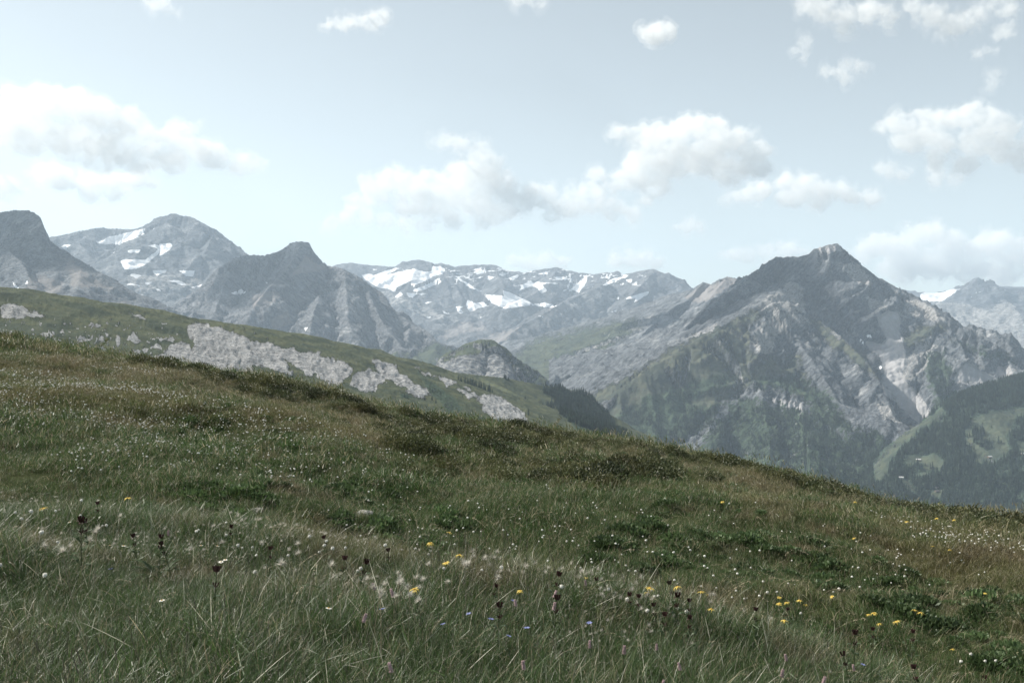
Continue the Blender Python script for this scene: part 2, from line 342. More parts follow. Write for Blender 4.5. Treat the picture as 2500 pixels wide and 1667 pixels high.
sn4 += [crop(p, 1200, 560, .3825) for p in [
    [(398, 298), (522, 315), (430, 322)], [(380, 338), (432, 342), (400, 350)], [(485, 395), (560, 335), (612, 288), (606, 340), (560, 402), (520, 388)], [(708, 355), (780, 308), (842, 303), (800, 328), (730, 358)], [(848, 318), (898, 318), (887, 347)],
    [(842, 445), (880, 428), (940, 412), (1020, 388), (1000, 412), (970, 432), (900, 472), (920, 440)], [(740, 525), (852, 508), (820, 532)], [(880, 548), (930, 535), (905, 555)], [(1010, 512), (1045, 508), (1030, 522)], [(795, 430), (815, 425), (808, 445)], [(450, 390), (500, 355), (490, 378), (462, 398)], [(375, 410), (395, 390), (380, 415)], [(560, 320), (590, 312), (600, 330), (570, 340)], [(690, 292), (722, 292), (700, 298)], [(630, 300), (650, 295), (645, 310)]]]
scr4 = [crop([(1000, 940), (1280, 760), (1540, 780), (1600, 860), (1300, 930), (1100, 1000)], 850, 620, .2126), crop([(1440, 1000), (1700, 880), (2080, 840), (1900, 960), (1740, 1040)], 850, 620, .2126), crop([(2200, 690), (2352, 620), (2500, 560), (2500, 640), (2300, 760)], 850, 620, .2126)]
pale4 = [crop([(330, 380), (700, 500), (1000, 640), (1300, 720), (1240, 800), (900, 740), (500, 600)], 850, 620, .2126), crop([(400, 560), (620, 380), (640, 420), (480, 560)], 1200, 560, .3825)]
shade4 = [crop([(1110, 160), (1180, 160), (1240, 250), (1520, 460), (1560, 540), (1370, 520), (1340, 600), (1190, 640), (1140, 540), (1000, 440), (1080, 330)], 850, 620, .2126), crop([(1000, 270), (1130, 330), (1150, 420), (1020, 480), (900, 470), (1020, 390)], 1200, 560, .3825)]  # faces lying in shade, darkened through the rock colour
grs4 = [crop([(60, 740), (200, 720), (420, 780), (620, 640), (900, 560), (1060, 540), (900, 700), (600, 900), (400, 990), (120, 930), (90, 830)], 1200, 560, .3825)]
def masks4(U, V, X, Y, Z):
    s = pm(U, V, sn4, 2.5, 1.5)
    st = fbm(U/16+V/10, V/3.5, oct=4, seed=77)
    band = sstep(640, 660, V)*sstep(720, 690, V)*sstep(900, 1000, U)*sstep(1640, 1560, U)
    s = np.maximum(s, band*sstep(.02, .36, st)*.66)
    return dict(snow=s, scree=.85*pm(U, V, scr4, 8, 6), pale=.6*pm(U, V, pale4, 8, 6), dark=.7*pm(U, V, shade4, 6, 3), grass=.9*pm(U, V, grs4, 14, 10))
mountain("snowy_range_terrain", "long hazy snow-patched range across the middle of the skyline", 740, 1800, 2.6, 6600, 12400, 320, 10500,
    [([(740, 670, 11600), (817, 648, 11600), (836, 643, 11600), (862, 641, 11500), (887, 645, 11500), (919, 648, 11500), (960, 651, 11400), (983, 644, 11300), (1002, 636, 11200), (1021, 633, 11200), (1040, 637, 11200), (1056, 645, 11300), (1068, 644, 11200), (1078, 641, 11100), (1094, 653, 11200), (1110, 652, 11200), (1142, 647, 11100), (1174, 645, 11100), (1206, 647, 11100), (1238, 659, 11200), (1276, 665, 11300), (1315, 659, 11300), (1357, 651, 11300), (1384, 659, 11300), (1414, 666, 11300), (1449, 669, 11200), (1479, 666, 11000), (1510, 661, 10900), (1525, 669, 10900), (1544, 665, 10600), (1575, 659, 10400), (1598, 657, 10300), (1617, 665, 10300), (1636, 680, 10200), (1659, 692, 10100), (1678, 707, 10000), (1760, 740, 10000)], .8, .55, 9000),
     ([(1085, 650, 11000), (1110, 690, 10500), (1130, 730, 10000), (1120, 760, 9600)], 1.0, .6, 5000),
     ([(1021, 640, 11000), (1000, 690, 10300), (980, 730, 9700)], .6, .5, 5000),
     ([(1206, 655, 10900), (1230, 700, 10200), (1220, 750, 9500)], .7, .6, 5000),
     ([(1357, 660, 11000), (1340, 690, 10500), (1300, 720, 10000), (1240, 745, 9500)], .7, .6, 5000),
     ([(1598, 662, 10200), (1570, 690, 9700), (1540, 720, 9300)], 1.0, .8, 5000),
     ([(1480, 690, 10000), (1440, 710, 9500), (1380, 735, 9000), (1320, 770, 8500), (1280, 790, 8200), (1225, 832, 7600), (1190, 860, 7300)], .8, .55, 5000),
     ([(1640, 740, 9000), (1540, 770, 8400), (1430, 810, 7800), (1330, 870, 7200), (1250, 920, 6800)], .4, .4, 5000)],
    rock_material("snowy range rock", 4.3, rock=(.115, .118, .125), strata_rot=(.1, .5, 0)), masks4, gully=.9, seed=33, floor=-900, warp=2.0)

# --- jagged ridge with the dark diagonal cliff and the karst slope left of it
scr5 = [crop([(0, 970), (150, 830), (330, 660), (500, 620), (520, 700), (430, 800), (300, 930), (150, 1000), (0, 1080)], 1560, 640, .2296), [(1560, 865), (1560, 890), (1500, 925), (1445, 965), (1425, 960), (1470, 920), (1530, 880)],
        crop([(480, 380), (700, 205), (780, 240), (940, 150), (1030, 180), (1110, 190), (900, 300), (700, 420), (560, 420)], 1560, 640, .2296)]
pale5 = [crop([(600, 720), (900, 580), (1060, 540), (1000, 620), (800, 720), (640, 830), (450, 860), (560, 780)], 1200, 560, .3825), crop([(200, 930), (400, 880), (300, 980), (150, 960)], 1200, 560, .3825), crop([(480, 690), (640, 700), (520, 800), (440, 790)], 1200, 560, .3825)]
snow5 = [crop([(645, 500), (690, 485), (680, 505), (660, 520)], 1560, 640, .2296)]
grass5 = [[(1200, 900), (1300, 820), (1430, 790), (1560, 770), (1570, 800), (1480, 870), (1400, 960), (1300, 1000), (1180, 980)]]
mountain("jagged_ridge_terrain", "jagged pale ridge with a long dark cliff running down to the left", 1180, 1900, 2.6, 3700, 7200, 280, 5600,
    [([(1640, 760, 6400), (1683, 709, 6500), (1700, 698, 6500), (1716, 688, 6500), (1735, 694, 6500), (1745, 690, 6450), (1755, 686, 6400), (1774, 674, 6300), (1797, 680, 6250), (1816, 682, 6200), (1900, 660, 6100)], .9, .75, 4000),
     ([(1716, 692, 6450), (1680, 733, 6200), (1650, 745, 6100), (1620, 772, 5850), (1590, 795, 5600), (1560, 828, 5300), (1500, 880, 4900), (1440, 945, 4500), (1400, 1000, 4200), (1380, 1060, 4000)], 2.6, .36, 600),
     ([(1774, 680, 6250), (1740, 720, 6000), (1700, 770, 5700)], .8, .8, 3000),
     ([(1620, 770, 5850), (1500, 790, 6000), (1400, 820, 6100), (1300, 860, 5900), (1210, 900, 5600)], .35, .32, 5000),
     ([(1560, 828, 5300), (1440, 870, 5200), (1330, 920, 4900), (1240, 960, 4700)], .35, .30, 5000)],
    rock_material("jagged ridge rock", 2.2, strata_rot=(.1, .6, 0)), lambda U, V, X, Y, Z: dict(snow=pm(U, V, snow5, 2, 1), scree=pm(U, V, scr5, 6, 4), pale=.75*pm(U, V, pale5, 12, 8), grass=.68*pm(U, V, grass5, 22, 14)), gully=1.0, seed=43)

# --- far right peak and pale limestone wall
snow7 = [[(2245, 722), (2256, 713), (2290, 715), (2325, 705), (2345, 706), (2300, 735), (2250, 738)], crop([(1225, 325), (1270, 322), (1245, 335)], 1800, 560, .472), crop([(1360, 310), (1400, 312), (1380, 318)], 1800, 560, .472), crop([(1200, 345), (1225, 345), (1215, 350)], 1800, 560, .472), crop([(1350, 340), (1400, 345), (1370, 350)], 1800, 560, .472)]
pale7 = [crop([(1010, 380), (1130, 380), (1300, 420), (1380, 360), (1430, 400), (1483, 480), (1700, 500), (1700, 720), (1483, 640), (1200, 560), (1070, 470)], 1800, 560, .472)]
mountain("far_right_peak_terrain", "far hazy pyramid peak above a pale limestone wall at the right edge", 2120, 2860, 3.0, 7600, 12800, 200, 10500,
    [([(2150, 720, 12000), (2192, 703, 12000), (2215, 708, 12000), (2240, 730, 12200), (2255, 713, 12200), (2277, 716, 12200), (2330, 705, 12300), (2400, 700, 12300), (2500, 700, 12300), (2800, 690, 12300)], .8, .35, 8000),
     ([(2300, 745, 11300), (2333, 712, 11200), (2366, 688, 11100), (2388, 676, 11000), (2395, 680, 11000), (2409, 690, 11000), (2432, 699, 11000), (2461, 702, 11000), (2500, 706, 11000), (2600, 690, 11000), (2800, 720, 11000)], .7, .75, 6000),
     ([(2200, 760, 9900), (2260, 745, 10000), (2330, 740, 10000), (2400, 750, 9900), (2460, 738, 9800), (2520, 745, 9700), (2800, 730, 9700)], .3, .5, 5000),
     ([(2290, 770, 9600), (2400, 800, 9200), (2500, 830, 8900), (2700, 830, 8900)], .4, .7, 5000)],
    rock_material("far right rock", 4.3, rock=(.10, .105, .115)), lambda U, V, X, Y, Z: dict(snow=pm(U, V, snow7, 2.5, 1.5), pale=pm(U, V, pale7, 8, 5)), gully=1.2, seed=53, floor=-900)

# --- the big pointed mountain on the right
c4 = lambda p: crop(p, 1800, 560, .472)
cm = lambda p: crop(p, 1560, 640, .2296)
snow6 = [c4([(628, 566), (652, 574), (658, 600), (645, 592)]), c4([(668, 552), (690, 544), (700, 568), (684, 562)]), c4([(728, 698), (752, 714), (738, 726)]), cm([(2190, 640), (2200, 640), (2196, 648)]), c4([(466, 128), (500, 131), (478, 134)])]
scr6 = [c4([(720, 450), (780, 420), (830, 430), (850, 480), (838, 520), (860, 600), (872, 660), (850, 740), (880, 800), (940, 850), (1005, 940), (940, 1005), (880, 955), (810, 890), (760, 850), (745, 790), (762, 740), (740, 660), (690, 620), (652, 575), (745, 590), (775, 560), (740, 500)]),
        c4([(1140, 710), (1200, 690), (1280, 740), (1335, 760), (1350, 710), (1400, 700), (1432, 740), (1360, 780), (1290, 812), (1180, 802), (1120, 790)]),
        c4([(140, 860), (280, 885), (300, 870), (335, 900), (332, 1070), (290, 1010), (270, 950)]), cm([(450, 830), (700, 700), (830, 645), (790, 750), (560, 800)]),
        cm([(850, 1340), (1100, 1200), (1430, 1060), (1400, 1110), (1100, 1290), (880, 1400)]), cm([(520, 1330), (640, 1180), (830, 1060), (800, 1120), (700, 1220), (560, 1380)]), c4([(180, 960), (230, 990), (225, 1010)]), c4([(400, 90), (520, 78), (545, 105), (470, 128), (420, 108)])]
pale6 = [c4([(290, 262), (335, 310), (352, 390), (350, 432), (240, 420), (180, 440), (95, 410), (160, 340), (230, 300)]), c4([(75, 600), (110, 500), (200, 425), (350, 435), (395, 490), (300, 490), (200, 560), (180, 645), (120, 640)]),
         c4([(850, 760), (900, 620), (960, 560), (1040, 600), (1000, 700), (900, 780)]), c4([(555, 175), (620, 170), (680, 240), (700, 290), (640, 300), (580, 250)]), c4([(860, 360), (960, 375), (1060, 440), (1075, 470), (960, 480), (880, 440)]),
         c4([(660, 350), (760, 380), (790, 420), (690, 410)]), cm([(680, 930), (760, 890), (900, 920), (880, 980), (720, 980)]), cm([(780, 830), (900, 790), (960, 850), (880, 900)]), cm([(2000, 700), (2170, 780), (2140, 850), (2060, 800)]),
         c4([(700, 900), (800, 900), (850, 1010), (760, 980)]), [(1490, 1060), (1560, 960), (1600, 920), (1590, 980), (1530, 1060), (1560, 1100), (1520, 1110)]]
gr6 = [[(1420, 975), (1520, 925), (1620, 865), (1700, 815), (1765, 795), (1835, 752), (1860, 770), (1832, 800), (1825, 860), (1900, 865), (1960, 905), (2020, 975), (1980, 985), (1880, 935), (1820, 950), (1770, 985), (1700, 1030), (1600, 1080), (1500, 1080)],
       c4([(1020, 880), (1060, 930), (980, 1000), (900, 1020), (860, 1080), (800, 1150), (720, 1190), (700, 1280), (800, 1400), (900, 1400), (880, 1300), (850, 1200), (900, 1100), (1000, 1000)]),
       c4([(940, 490), (1100, 500), (1000, 560), (880, 620), (860, 560)]), c4([(200, 650), (330, 640), (340, 720), (200, 730)]), c4([(380, 440), (480, 520), (640, 640), (740, 760), (700, 760), (560, 660), (420, 560)]), [(1440, 1000), (1560, 1000), (1700, 1100), (2000, 1120), (2150, 1300), (1500, 1300)]]
fo6 = [[(1490, 1020), (1580, 960), (1700, 925), (1780, 900), (1800, 930), (1700, 985), (1780, 975), (1740, 1040), (1640, 1100), (1560, 1120)], [(1800, 960), (1900, 985), (1980, 1000), (2060, 1060), (2140, 1040), (2180, 1080), (2140, 1170), (2200, 1320), (1560, 1200), (1700, 1090), (1760, 1010)],
       c4([(60, 760), (300, 740), (480, 830), (560, 960), (640, 1040), (620, 1080), (400, 1010), (340, 880), (240, 850), (90, 830)]), c4([(960, 640), (1080, 620), (1130, 760), (1100, 850), (1020, 870), (960, 780)]), c4([(1000, 830), (1300, 820), (1483, 740), (1700, 700), (1700, 1000), (1000, 1000)]), c4([(1080, 560), (1400, 640), (1480, 700), (1380, 690), (1200, 640)])]
shade6 = [[(1640, 850), (1700, 775), (1800, 700), (1880, 650), (1942, 640), (1942, 680), (1833, 750), (1760, 790), (1680, 850)], [(1975, 640), (2040, 640), (2090, 720), (2150, 800), (2160, 880), (2120, 880), (2064, 825), (2003, 778), (1965, 740), (1945, 700)]]  # shade of the long cliff band and steep face, painted into the rock
def masks6(U, V, X, Y, Z):
    return dict(snow=pm(U, V, snow6, 2, 1), scree=pm(U, V, scr6, 6, 4), pale=.85*pm(U, V, pale6, 8, 6), grass=.90*pm(U, V, gr6, 16, 14), forest=.72*pm(U, V, fo6, 16, 14), dark=.55*pm(U, V, shade6, 8, 4))
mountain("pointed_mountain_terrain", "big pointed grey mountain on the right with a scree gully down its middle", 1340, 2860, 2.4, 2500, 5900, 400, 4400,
    [([(1440, 1120, 3800), (1500, 1020, 3950), (1580, 915, 4120), (1655, 820, 4300), (1700, 772, 4420), (1760, 727, 4560), (1816, 681, 4750), (1852, 659, 4880), (1880, 638, 4970), (1904, 627, 5020), (1942, 625, 5000), (1956, 631, 4950), (1972, 621, 4900), (1989, 607, 4850), (2022, 597, 4850), (2045, 595, 4850), (2064, 610, 4900), (2083, 631, 4950), (2107, 650, 5000), (2130, 666, 5050), (2159, 683, 5050), (2192, 704, 5000), (2225, 723, 4950), (2253, 735, 4850), (2281, 749, 4750), (2300, 768, 4650), (2333, 796, 4550), (2366, 815, 4450), (2404, 831, 4400), (2437, 843, 4350), (2500, 858, 4300), (2600, 860, 4200), (2860, 840, 4200)], 1.0, 1.7, 900),
     ([(1975, 630, 4870), (1955, 665, 4800), (1942, 712, 4700), (1965, 744, 4560), (2003, 782, 4380), (2064, 829, 4170), (2120, 886, 3950), (2155, 940, 3800), (2180, 1010, 3600)], 2.3, .5, 700),
     ([(1948, 680, 4700), (1904, 704, 4500), (1833, 755, 4220), (1762, 796, 3980), (1690, 838, 3800), (1600, 890, 3650), (1500, 960, 3550), (1430, 1040, 3450), (1380, 1130, 3400)], .9, .42, 3500),
     ([(1925, 735, 4400), (1885, 740, 4280), (1850, 762, 4150), (1825, 805, 3980), (1832, 850, 3850)], 1.0, 1.3, 1200),
     ([(1930, 790, 4280), (1960, 850, 4000), (2010, 920, 3750), (2060, 1000, 3500)], .9, .7, 2500),
     ([(1560, 1040, 3700), (1690, 990, 3680), (1790, 950, 3660), (1850, 930, 3640), (1920, 935, 3600), (1980, 965, 3500), (2030, 1040, 3350), (2070, 1120, 3150)], .35, .85, 3000),
     ([(1850, 935, 3640), (1870, 1020, 3350), (1880, 1120, 3100)], .8, .8, 2500), ([(1740, 975, 3650), (1730, 1050, 3350), (1740, 1130, 3100)], .8, .8, 2500), ([(1960, 960, 3550), (1960, 1060, 3250), (1970, 1160, 3000)], .8, .8, 2500),
     ([(1690, 838, 4300), (1600, 920, 4000), (1540, 1000, 3700), (1500, 1080, 3450)], .5, .5, 3500),
     ([(2281, 755, 4700), (2300, 800, 4450), (2275, 850, 4250), (2265, 900, 4050), (2285, 950, 3850), (2300, 1000, 3700)], .75, .85, 2500),
     ([(2366, 820, 4400), (2360, 850, 4250), (2375, 890, 4100)], .7, .8, 2500), ([(2440, 850, 4300), (2470, 890, 4100), (2500, 930, 3900)], .6, .6, 3000),
     ([(2150, 700, 4950), (2150, 760, 4650), (2170, 790, 4500)], .9, .9, 2000), ([(2215, 730, 4850), (2225, 790, 4550), (2235, 830, 4350)], .8, .8, 2000)],
    rock_material("pointed mountain rock", 1.8, rock=(.112, .12, .13), scree=(.37, .365, .37), strata_rot=(.25, .75, 0), gz=(.22, .46), grassc=(.072, .084, .062)), masks6, gully=1.35, seed=63, gw=19.0)

# --- rounded knob and its green saddle
mountain("rounded_knob_terrain", "small rounded knob, green on top with pale cracked rock below", 960, 1340, 2.4, 2500, 3900, 150, 3200,
    [([(1000, 960, 3100), (1053, 900, 3150), (1085, 877, 3200), (1110, 857, 3200), (1142, 838, 3200), (1174, 830, 3200), (1196, 830, 3200), (1212, 840, 3200), (1222, 860, 3180), (1228, 885, 3150), (1246, 908, 3100), (1300, 960, 3000)], 1.5, 1.2, 700, 35),
     ([(1150, 850, 3150), (1140, 880, 3050), (1120, 920, 2900)], .9, .8, 2000, 40), ([(1205, 850, 3170), (1215, 890, 3060), (1225, 930, 2900)], 1.4, .9, 900, 40)],
    rock_material("knob rock", 1.3), lambda U, V, X, Y, Z: dict(grass=1-pm(U, V, [[(1040, 900), (1085, 884), (1112, 872), (1140, 866), (1180, 860), (1205, 842), (1225, 850), (1250, 900), (1280, 980), (1000, 980)]], 6, 8), pale=np.full(U.shape, .42)), gully=1.3, seed=73)

# --- wooded shelf with alps, lower right
cf = lambda p: crop(p, 2100, 900, .2488)
mead = [cf(p) for p in [
    [(1080, 500), (1290, 420), (1608, 380), (1900, 370), (1900, 440), (1530, 465), (1505, 600), (1430, 640), (1440, 720), (1495, 800), (1390, 850), (1330, 930), (1260, 940), (1120, 925), (1140, 850), (1090, 800), (1040, 740), (1030, 600), (1090, 570), (1090, 520)],
    [(440, 890), (520, 850), (660, 860), (710, 830), (830, 910), (800, 970), (740, 1000), (620, 990), (600, 930), (520, 930), (460, 960)],
    [(680, 1220), (740, 1170), (815, 1170), (800, 1230), (760, 1285), (700, 1270)], [(1540, 720), (1608, 700), (1800, 720), (1800, 860), (1608, 850), (1560, 800)], [(1340, 1000), (1450, 990), (1440, 1035), (1350, 1035)], [(360, 1060), (480, 1085), (560, 1190), (545, 1235), (440, 1140)],
    [(180, 1120), (120, 960), (200, 830), (330, 700), (520, 560), (700, 450), (800, 380), (840, 470), (740, 530), (660, 560), (520, 660), (400, 760), (340, 840), (270, 930), (260, 1040)], [(540, 1030), (680, 1010), (690, 1050), (560, 1060)], [(1560, 990), (1640, 980), (1640, 1020), (1570, 1010)]]]
clump = [cf(p) for p in [[(1090, 580), (1130, 560), (1160, 600), (1220, 590), (1225, 650), (1170, 740), (1110, 730)], [(1170, 760), (1210, 700), (1280, 710), (1310, 780), (1250, 805)]]]
def masks10(U, V, X, Y, Z):
    m = pm(U, V, mead, 6, 6); c = pm(U, V, clump, 3, 2)
    g = np.clip(m-c, 0, 1)
    return dict(grass=np.clip(g*1.5, 0, 1), forest=1.3*(1-g), scree=np.zeros(U.shape))
mountain("wooded_shelf_terrain", "wooded slope with pale green alpine clearings at lower right", 2040, 2860, 2.6, 1900, 3900, 250, 2900,
    [([(2060, 1500, 2400), (2095, 1350, 2450), (2130, 1240, 2550), (2155, 1170, 2680), (2190, 1110, 2830), (2235, 1060, 2950), (2270, 1030, 3020)], .9, .34, 900, 30),
     ([(2270, 1030, 3020), (2300, 1000, 3080), (2340, 968, 3170), (2420, 938, 3300), (2500, 918, 3400), (2650, 893, 3500), (2900, 873, 3600)], 1.3, .36, 2000, 30)],
    rock_material("wooded shelf ground", 1.2, grassc=(.060, .077, .054), forestc=(.038, .054, .040)), masks10, gully=.7, rough=.8, seed=83)

# --- near green ridge with white limestone slabs
cs = lambda p: crop(p, 400, 760, .2551)
ce = lambda p: crop(p, 600, 500, .3189)
cl = lambda p: crop(p, 0, 680, .2126)
slab = [cs([(230, 150), (290, 115), (470, 130), (560, 180), (700, 220), (800, 240), (870, 290), (960, 300), (1000, 290), (1080, 330), (1150, 345), (1300, 380), (1480, 400), (1560, 440), (1700, 480), (1805, 520), (1770, 600), (1700, 685), (1640, 702), (1550, 672), (1430, 605), (1370, 600), (1230, 500), (1150, 430), (1180, 520), (1240, 605), (1150, 590), (1000, 540), (850, 510), (860, 570), (980, 600), (700, 620), (250, 520), (0, 500), (0, 405), (60, 330), (190, 290), (250, 380), (300, 300), (250, 220)]),
        cs([(1790, 620), (1960, 545), (2130, 620), (2110, 680), (2050, 700), (2040, 790), (1900, 750), (1790, 700)]),
        ce([(950, 1180), (1100, 1220), (1250, 1330), (1410, 1440), (1350, 1480), (1200, 1400), (1060, 1310), (980, 1240)]), ce([(1300, 1252), (1450, 1298), (1450, 1322), (1380, 1302)]), ce([(1450, 1308), (1600, 1358), (1640, 1388), (1540, 1388)]), ce([(1610, 1418), (1740, 1438), (1790, 1482), (1700, 1482)]),
        ce([(1780, 1480), (1830, 1438), (2007, 1500), (2050, 1540), (2120, 1620), (1950, 1610), (1850, 1568)]), ce([(1640, 1375), (1720, 1400), (1700, 1420)]), [(1200, 962), (1235, 975), (1280, 1010), (1290, 1030), (1220, 1030), (1180, 1000)]]
outc = [cl(p) for p in [[(880, 700), (930, 655), (1000, 690), (1065, 648), (1050, 700), (960, 728)], [(1110, 740), (1150, 645), (1200, 650), (1190, 712)], [(1320, 700), (1350, 645), (1388, 660), (1360, 772)], [(1470, 690), (1540, 615), (1632, 722), (1550, 742)], [(1800, 690), (1850, 662), (1902, 680), (1860, 712)], [(1900, 700), (1940, 668), (2022, 680), (1990, 742)], [(1740, 772), (1800, 738), (1862, 750), (1850, 802), (1780, 806)],
    [(1920, 790), (1990, 752), (2030, 800), (2110, 728), (2172, 770), (2182, 862), (2060, 872)], [(1520, 800), (1600, 828), (1702, 788), (1700, 832), (1560, 852)], [(990, 820), (1030, 772), (1052, 820)], [(1140, 768), (1190, 762), (1218, 822), (1160, 832)], [(780, 728), (862, 738), (850, 770), (790, 766)], [(450, 643), (520, 628), (642, 640), (620, 662), (480, 660)], [(668, 660), (745, 643), (720, 670)], [(1080, 520), (1110, 503), (1168, 545), (1120, 572)], [(1000, 562), (1070, 498), (1060, 542)],
    [(0, 400), (200, 365), (500, 405), (520, 440), (350, 440), (200, 452), (0, 452)], [(0, 320), (100, 280), (400, 368), (200, 380), (0, 400)], [(1340, 840), (1450, 862), (1750, 880), (2000, 850), (2300, 870), (2352, 960), (1700, 960)], [(80, 640), (160, 625), (150, 660), (90, 662)], [(1050, 745), (1110, 735), (1100, 750)], [(1215, 730), (1260, 690), (1268, 705), (1235, 735)], [(700, 520), (790, 505), (760, 530)], [(800, 500), (838, 505), (820, 520)], [(1360, 605), (1400, 598), (1395, 618)], [(1440, 390), (1660, 440), (1680, 480), (1560, 430)]]]
def masks9(U, V, X, Y, Z):
    p = pm(U, V, slab, 6, 10, seed=9); q = pm(U, V, outc, 4, 6, seed=19)
    sp = sstep(.35, .5, fbm(U/9, V/5, oct=4, seed=5))*sstep(770, 800, V)*sstep(460, 420, U)
    rock = np.maximum(np.maximum(p, q), sp*.9)
    fo = pm(U, V, [crop([(560, 230), (640, 255), (800, 315), (930, 285), (1060, 320), (1200, 480), (1320, 680), (1620, 960), (1350, 960), (1000, 860), (850, 770), (700, 600), (560, 420), (640, 390), (480, 330), (430, 230)], 1240, 900, .1913), ce([(1180, 1440), (1240, 1430), (1300, 1480), (1180, 1500)]), ce([(1300, 1270), (1400, 1330), (1560, 1440), (1700, 1580), (1560, 1600), (1400, 1440)])], 8, 5)
    pth = pm(U, V, [cl([(150, 130), (400, 170), (800, 215), (780, 260), (600, 260), (300, 210)])], 6, 6)
    return dict(pale=rock*.95, grass=1.25*(1-np.clip(rock*1.4, 0, 1))*(1-.5*fo), forest=.75*fo, scree=.25*pth)
def slabs(X, Y, U, Z):
    """the slabs stand proud of the turf in tilted, cracked sheets"""
    V = CV-Z/Y*F
    p = pm(U, V, slab+outc, 5, 10, seed=9)
    c = fbm(X/22+Y/60, Y/70-X/50, oct=5, seed=91, ridged=True)
    c2 = fbm(X/7, Y/16, oct=3, seed=95, ridged=True)
    return Z+p*(1.0*(Y/1200))*(2.4*c-1.0+1.1*c2)
mountain("green_ridge_terrain", "green grassy ridge with white limestone slabs below its crest", -330, 1600, 2.2, 620, 2600, 330, 1450,
    [([(-450, 650, 1050), (-150, 685, 1100), (0, 701, 1150), (32, 704, 1160), (64, 712, 1170), (128, 720, 1190), (191, 733, 1210), (271, 739, 1240), (319, 749, 1260), (399, 766, 1290), (478, 779, 1320), (574, 792, 1360), (640, 803, 1400), (700, 812, 1430), (791, 832, 1480), (860, 852, 1540), (903, 862, 1580), (960, 872, 1640)], .3, .42, 2500, 50),
     ([(830, 868, 1800), (864, 853, 1820), (900, 850, 1840), (928, 852, 1860), (951, 863, 1880), (983, 876, 1900), (1046, 895, 1930), (1110, 908, 1970), (1174, 916, 2010), (1238, 923, 2060), (1262, 928, 2080)], .5, .45, 3000),
     ([(1238, 923, 2060), (1276, 931, 2100), (1315, 939, 2140), (1349, 943, 2180), (1385, 951, 2220)], .85, .6, 3000),
     ([(1372, 951, 2200), (1391, 950, 2230), (1426, 953, 2260), (1445, 969, 2240), (1468, 1000, 2200), (1491, 1030, 2150), (1517, 1056, 2100), (1550, 1100, 2050), (1600, 1190, 1980), (1660, 1320, 1900)], 1.6, 1.3, 3000),
     ([(903, 862, 1580), (940, 880, 1540), (1000, 912, 1480), (1070, 955, 1420), (1130, 1000, 1360), (1180, 1040, 1300)], 1.1, .45, 2000),
     ([(1174, 920, 1990), (1240, 950, 1900), (1330, 1000, 1780), (1420, 1050, 1680), (1500, 1090, 1600)], .75, .42, 2000),
     ([(690, 825, 1400), (720, 880, 1290), (740, 930, 1200)], .5, .6, 1500)],
    rock_material("green ridge ground", .60, pale=(.385, .385, .385), rock=(.17, .17, .17), strata_rot=(.9, .5, .4), grassc=(.070, .084, .048)), masks9, gully=.35, rough=.5, seed=93, floor=-500, extra=slabs, warp=1.0)

# --- valley floor reaching to the horizon
t = NT("valley ground"); g = t.n("ShaderNodeNewGeometry"); n1 = t.noise(g.outputs['Position'], .004, 6, .6)
vm = t.surf(t.mix(t.step(n1, .4, .6), (.035, .05, .033), (.08, .10, .055)), .95, spec=.05)
vx = np.linspace(-15500, 15500, 120); VX, VY = np.meshgrid(vx, vx)
VZ = -700+60*fbm(VX/900, VY/900, oct=4, seed=2)
VZ = np.where((np.abs(VX) < 2500) & (VY < 700), np.minimum(VZ, -720), VZ)
ii = np.arange(VX.size).reshape(VX.shape)
tag(mesh_obj("valley_ground", np.stack([VX, VY, VZ], -1).reshape(-1, 3), np.stack([ii[:-1, :-1], ii[:-1, 1:], ii[1:, 1:], ii[1:, :-1]], -1).reshape(-1, 4), vm), "dark green valley ground far below", kind='structure')
# ---------------------------------------------------------------- clouds: closed lumpy bodies of white vapour, far outside the haze
def vapour(name, dens, px):
    mm = bpy.data.materials.new(name); mm.use_nodes = True; t = mm.node_tree; t.nodes.clear()
    o = t.nodes.new("ShaderNodeOutputMaterial"); p = t.nodes.new("ShaderNodeVolumePrincipled")
    p.inputs['Color'].default_value = (.997, .997, .997, 1); p.inputs['Anisotropy'].default_value = 0.2
    tc = t.nodes.new("ShaderNodeTexCoord"); n = t.nodes.new("ShaderNodeTexNoise"); n.inputs['Scale'].default_value = 1/(34*px)
    n.inputs['Detail'].default_value = 4; n.inputs['Roughness'].default_value = .62; n.inputs['Distortion'].default_value = .5
    m = t.nodes.new("ShaderNodeMapRange"); m.interpolation_type = 'SMOOTHSTEP'; m.inputs[1].default_value = .32; m.inputs[2].default_value = .60; m.inputs[4].default_value = dens*.8
    t.links.new(tc.outputs['Object'], n.inputs['Vector']); t.links.new(n.outputs[0], m.inputs[0]); t.links.new(m.outputs[0], p.inputs['Density'])
    t.links.new(p.outputs[0], o.inputs['Volume']); return mm
import bmesh
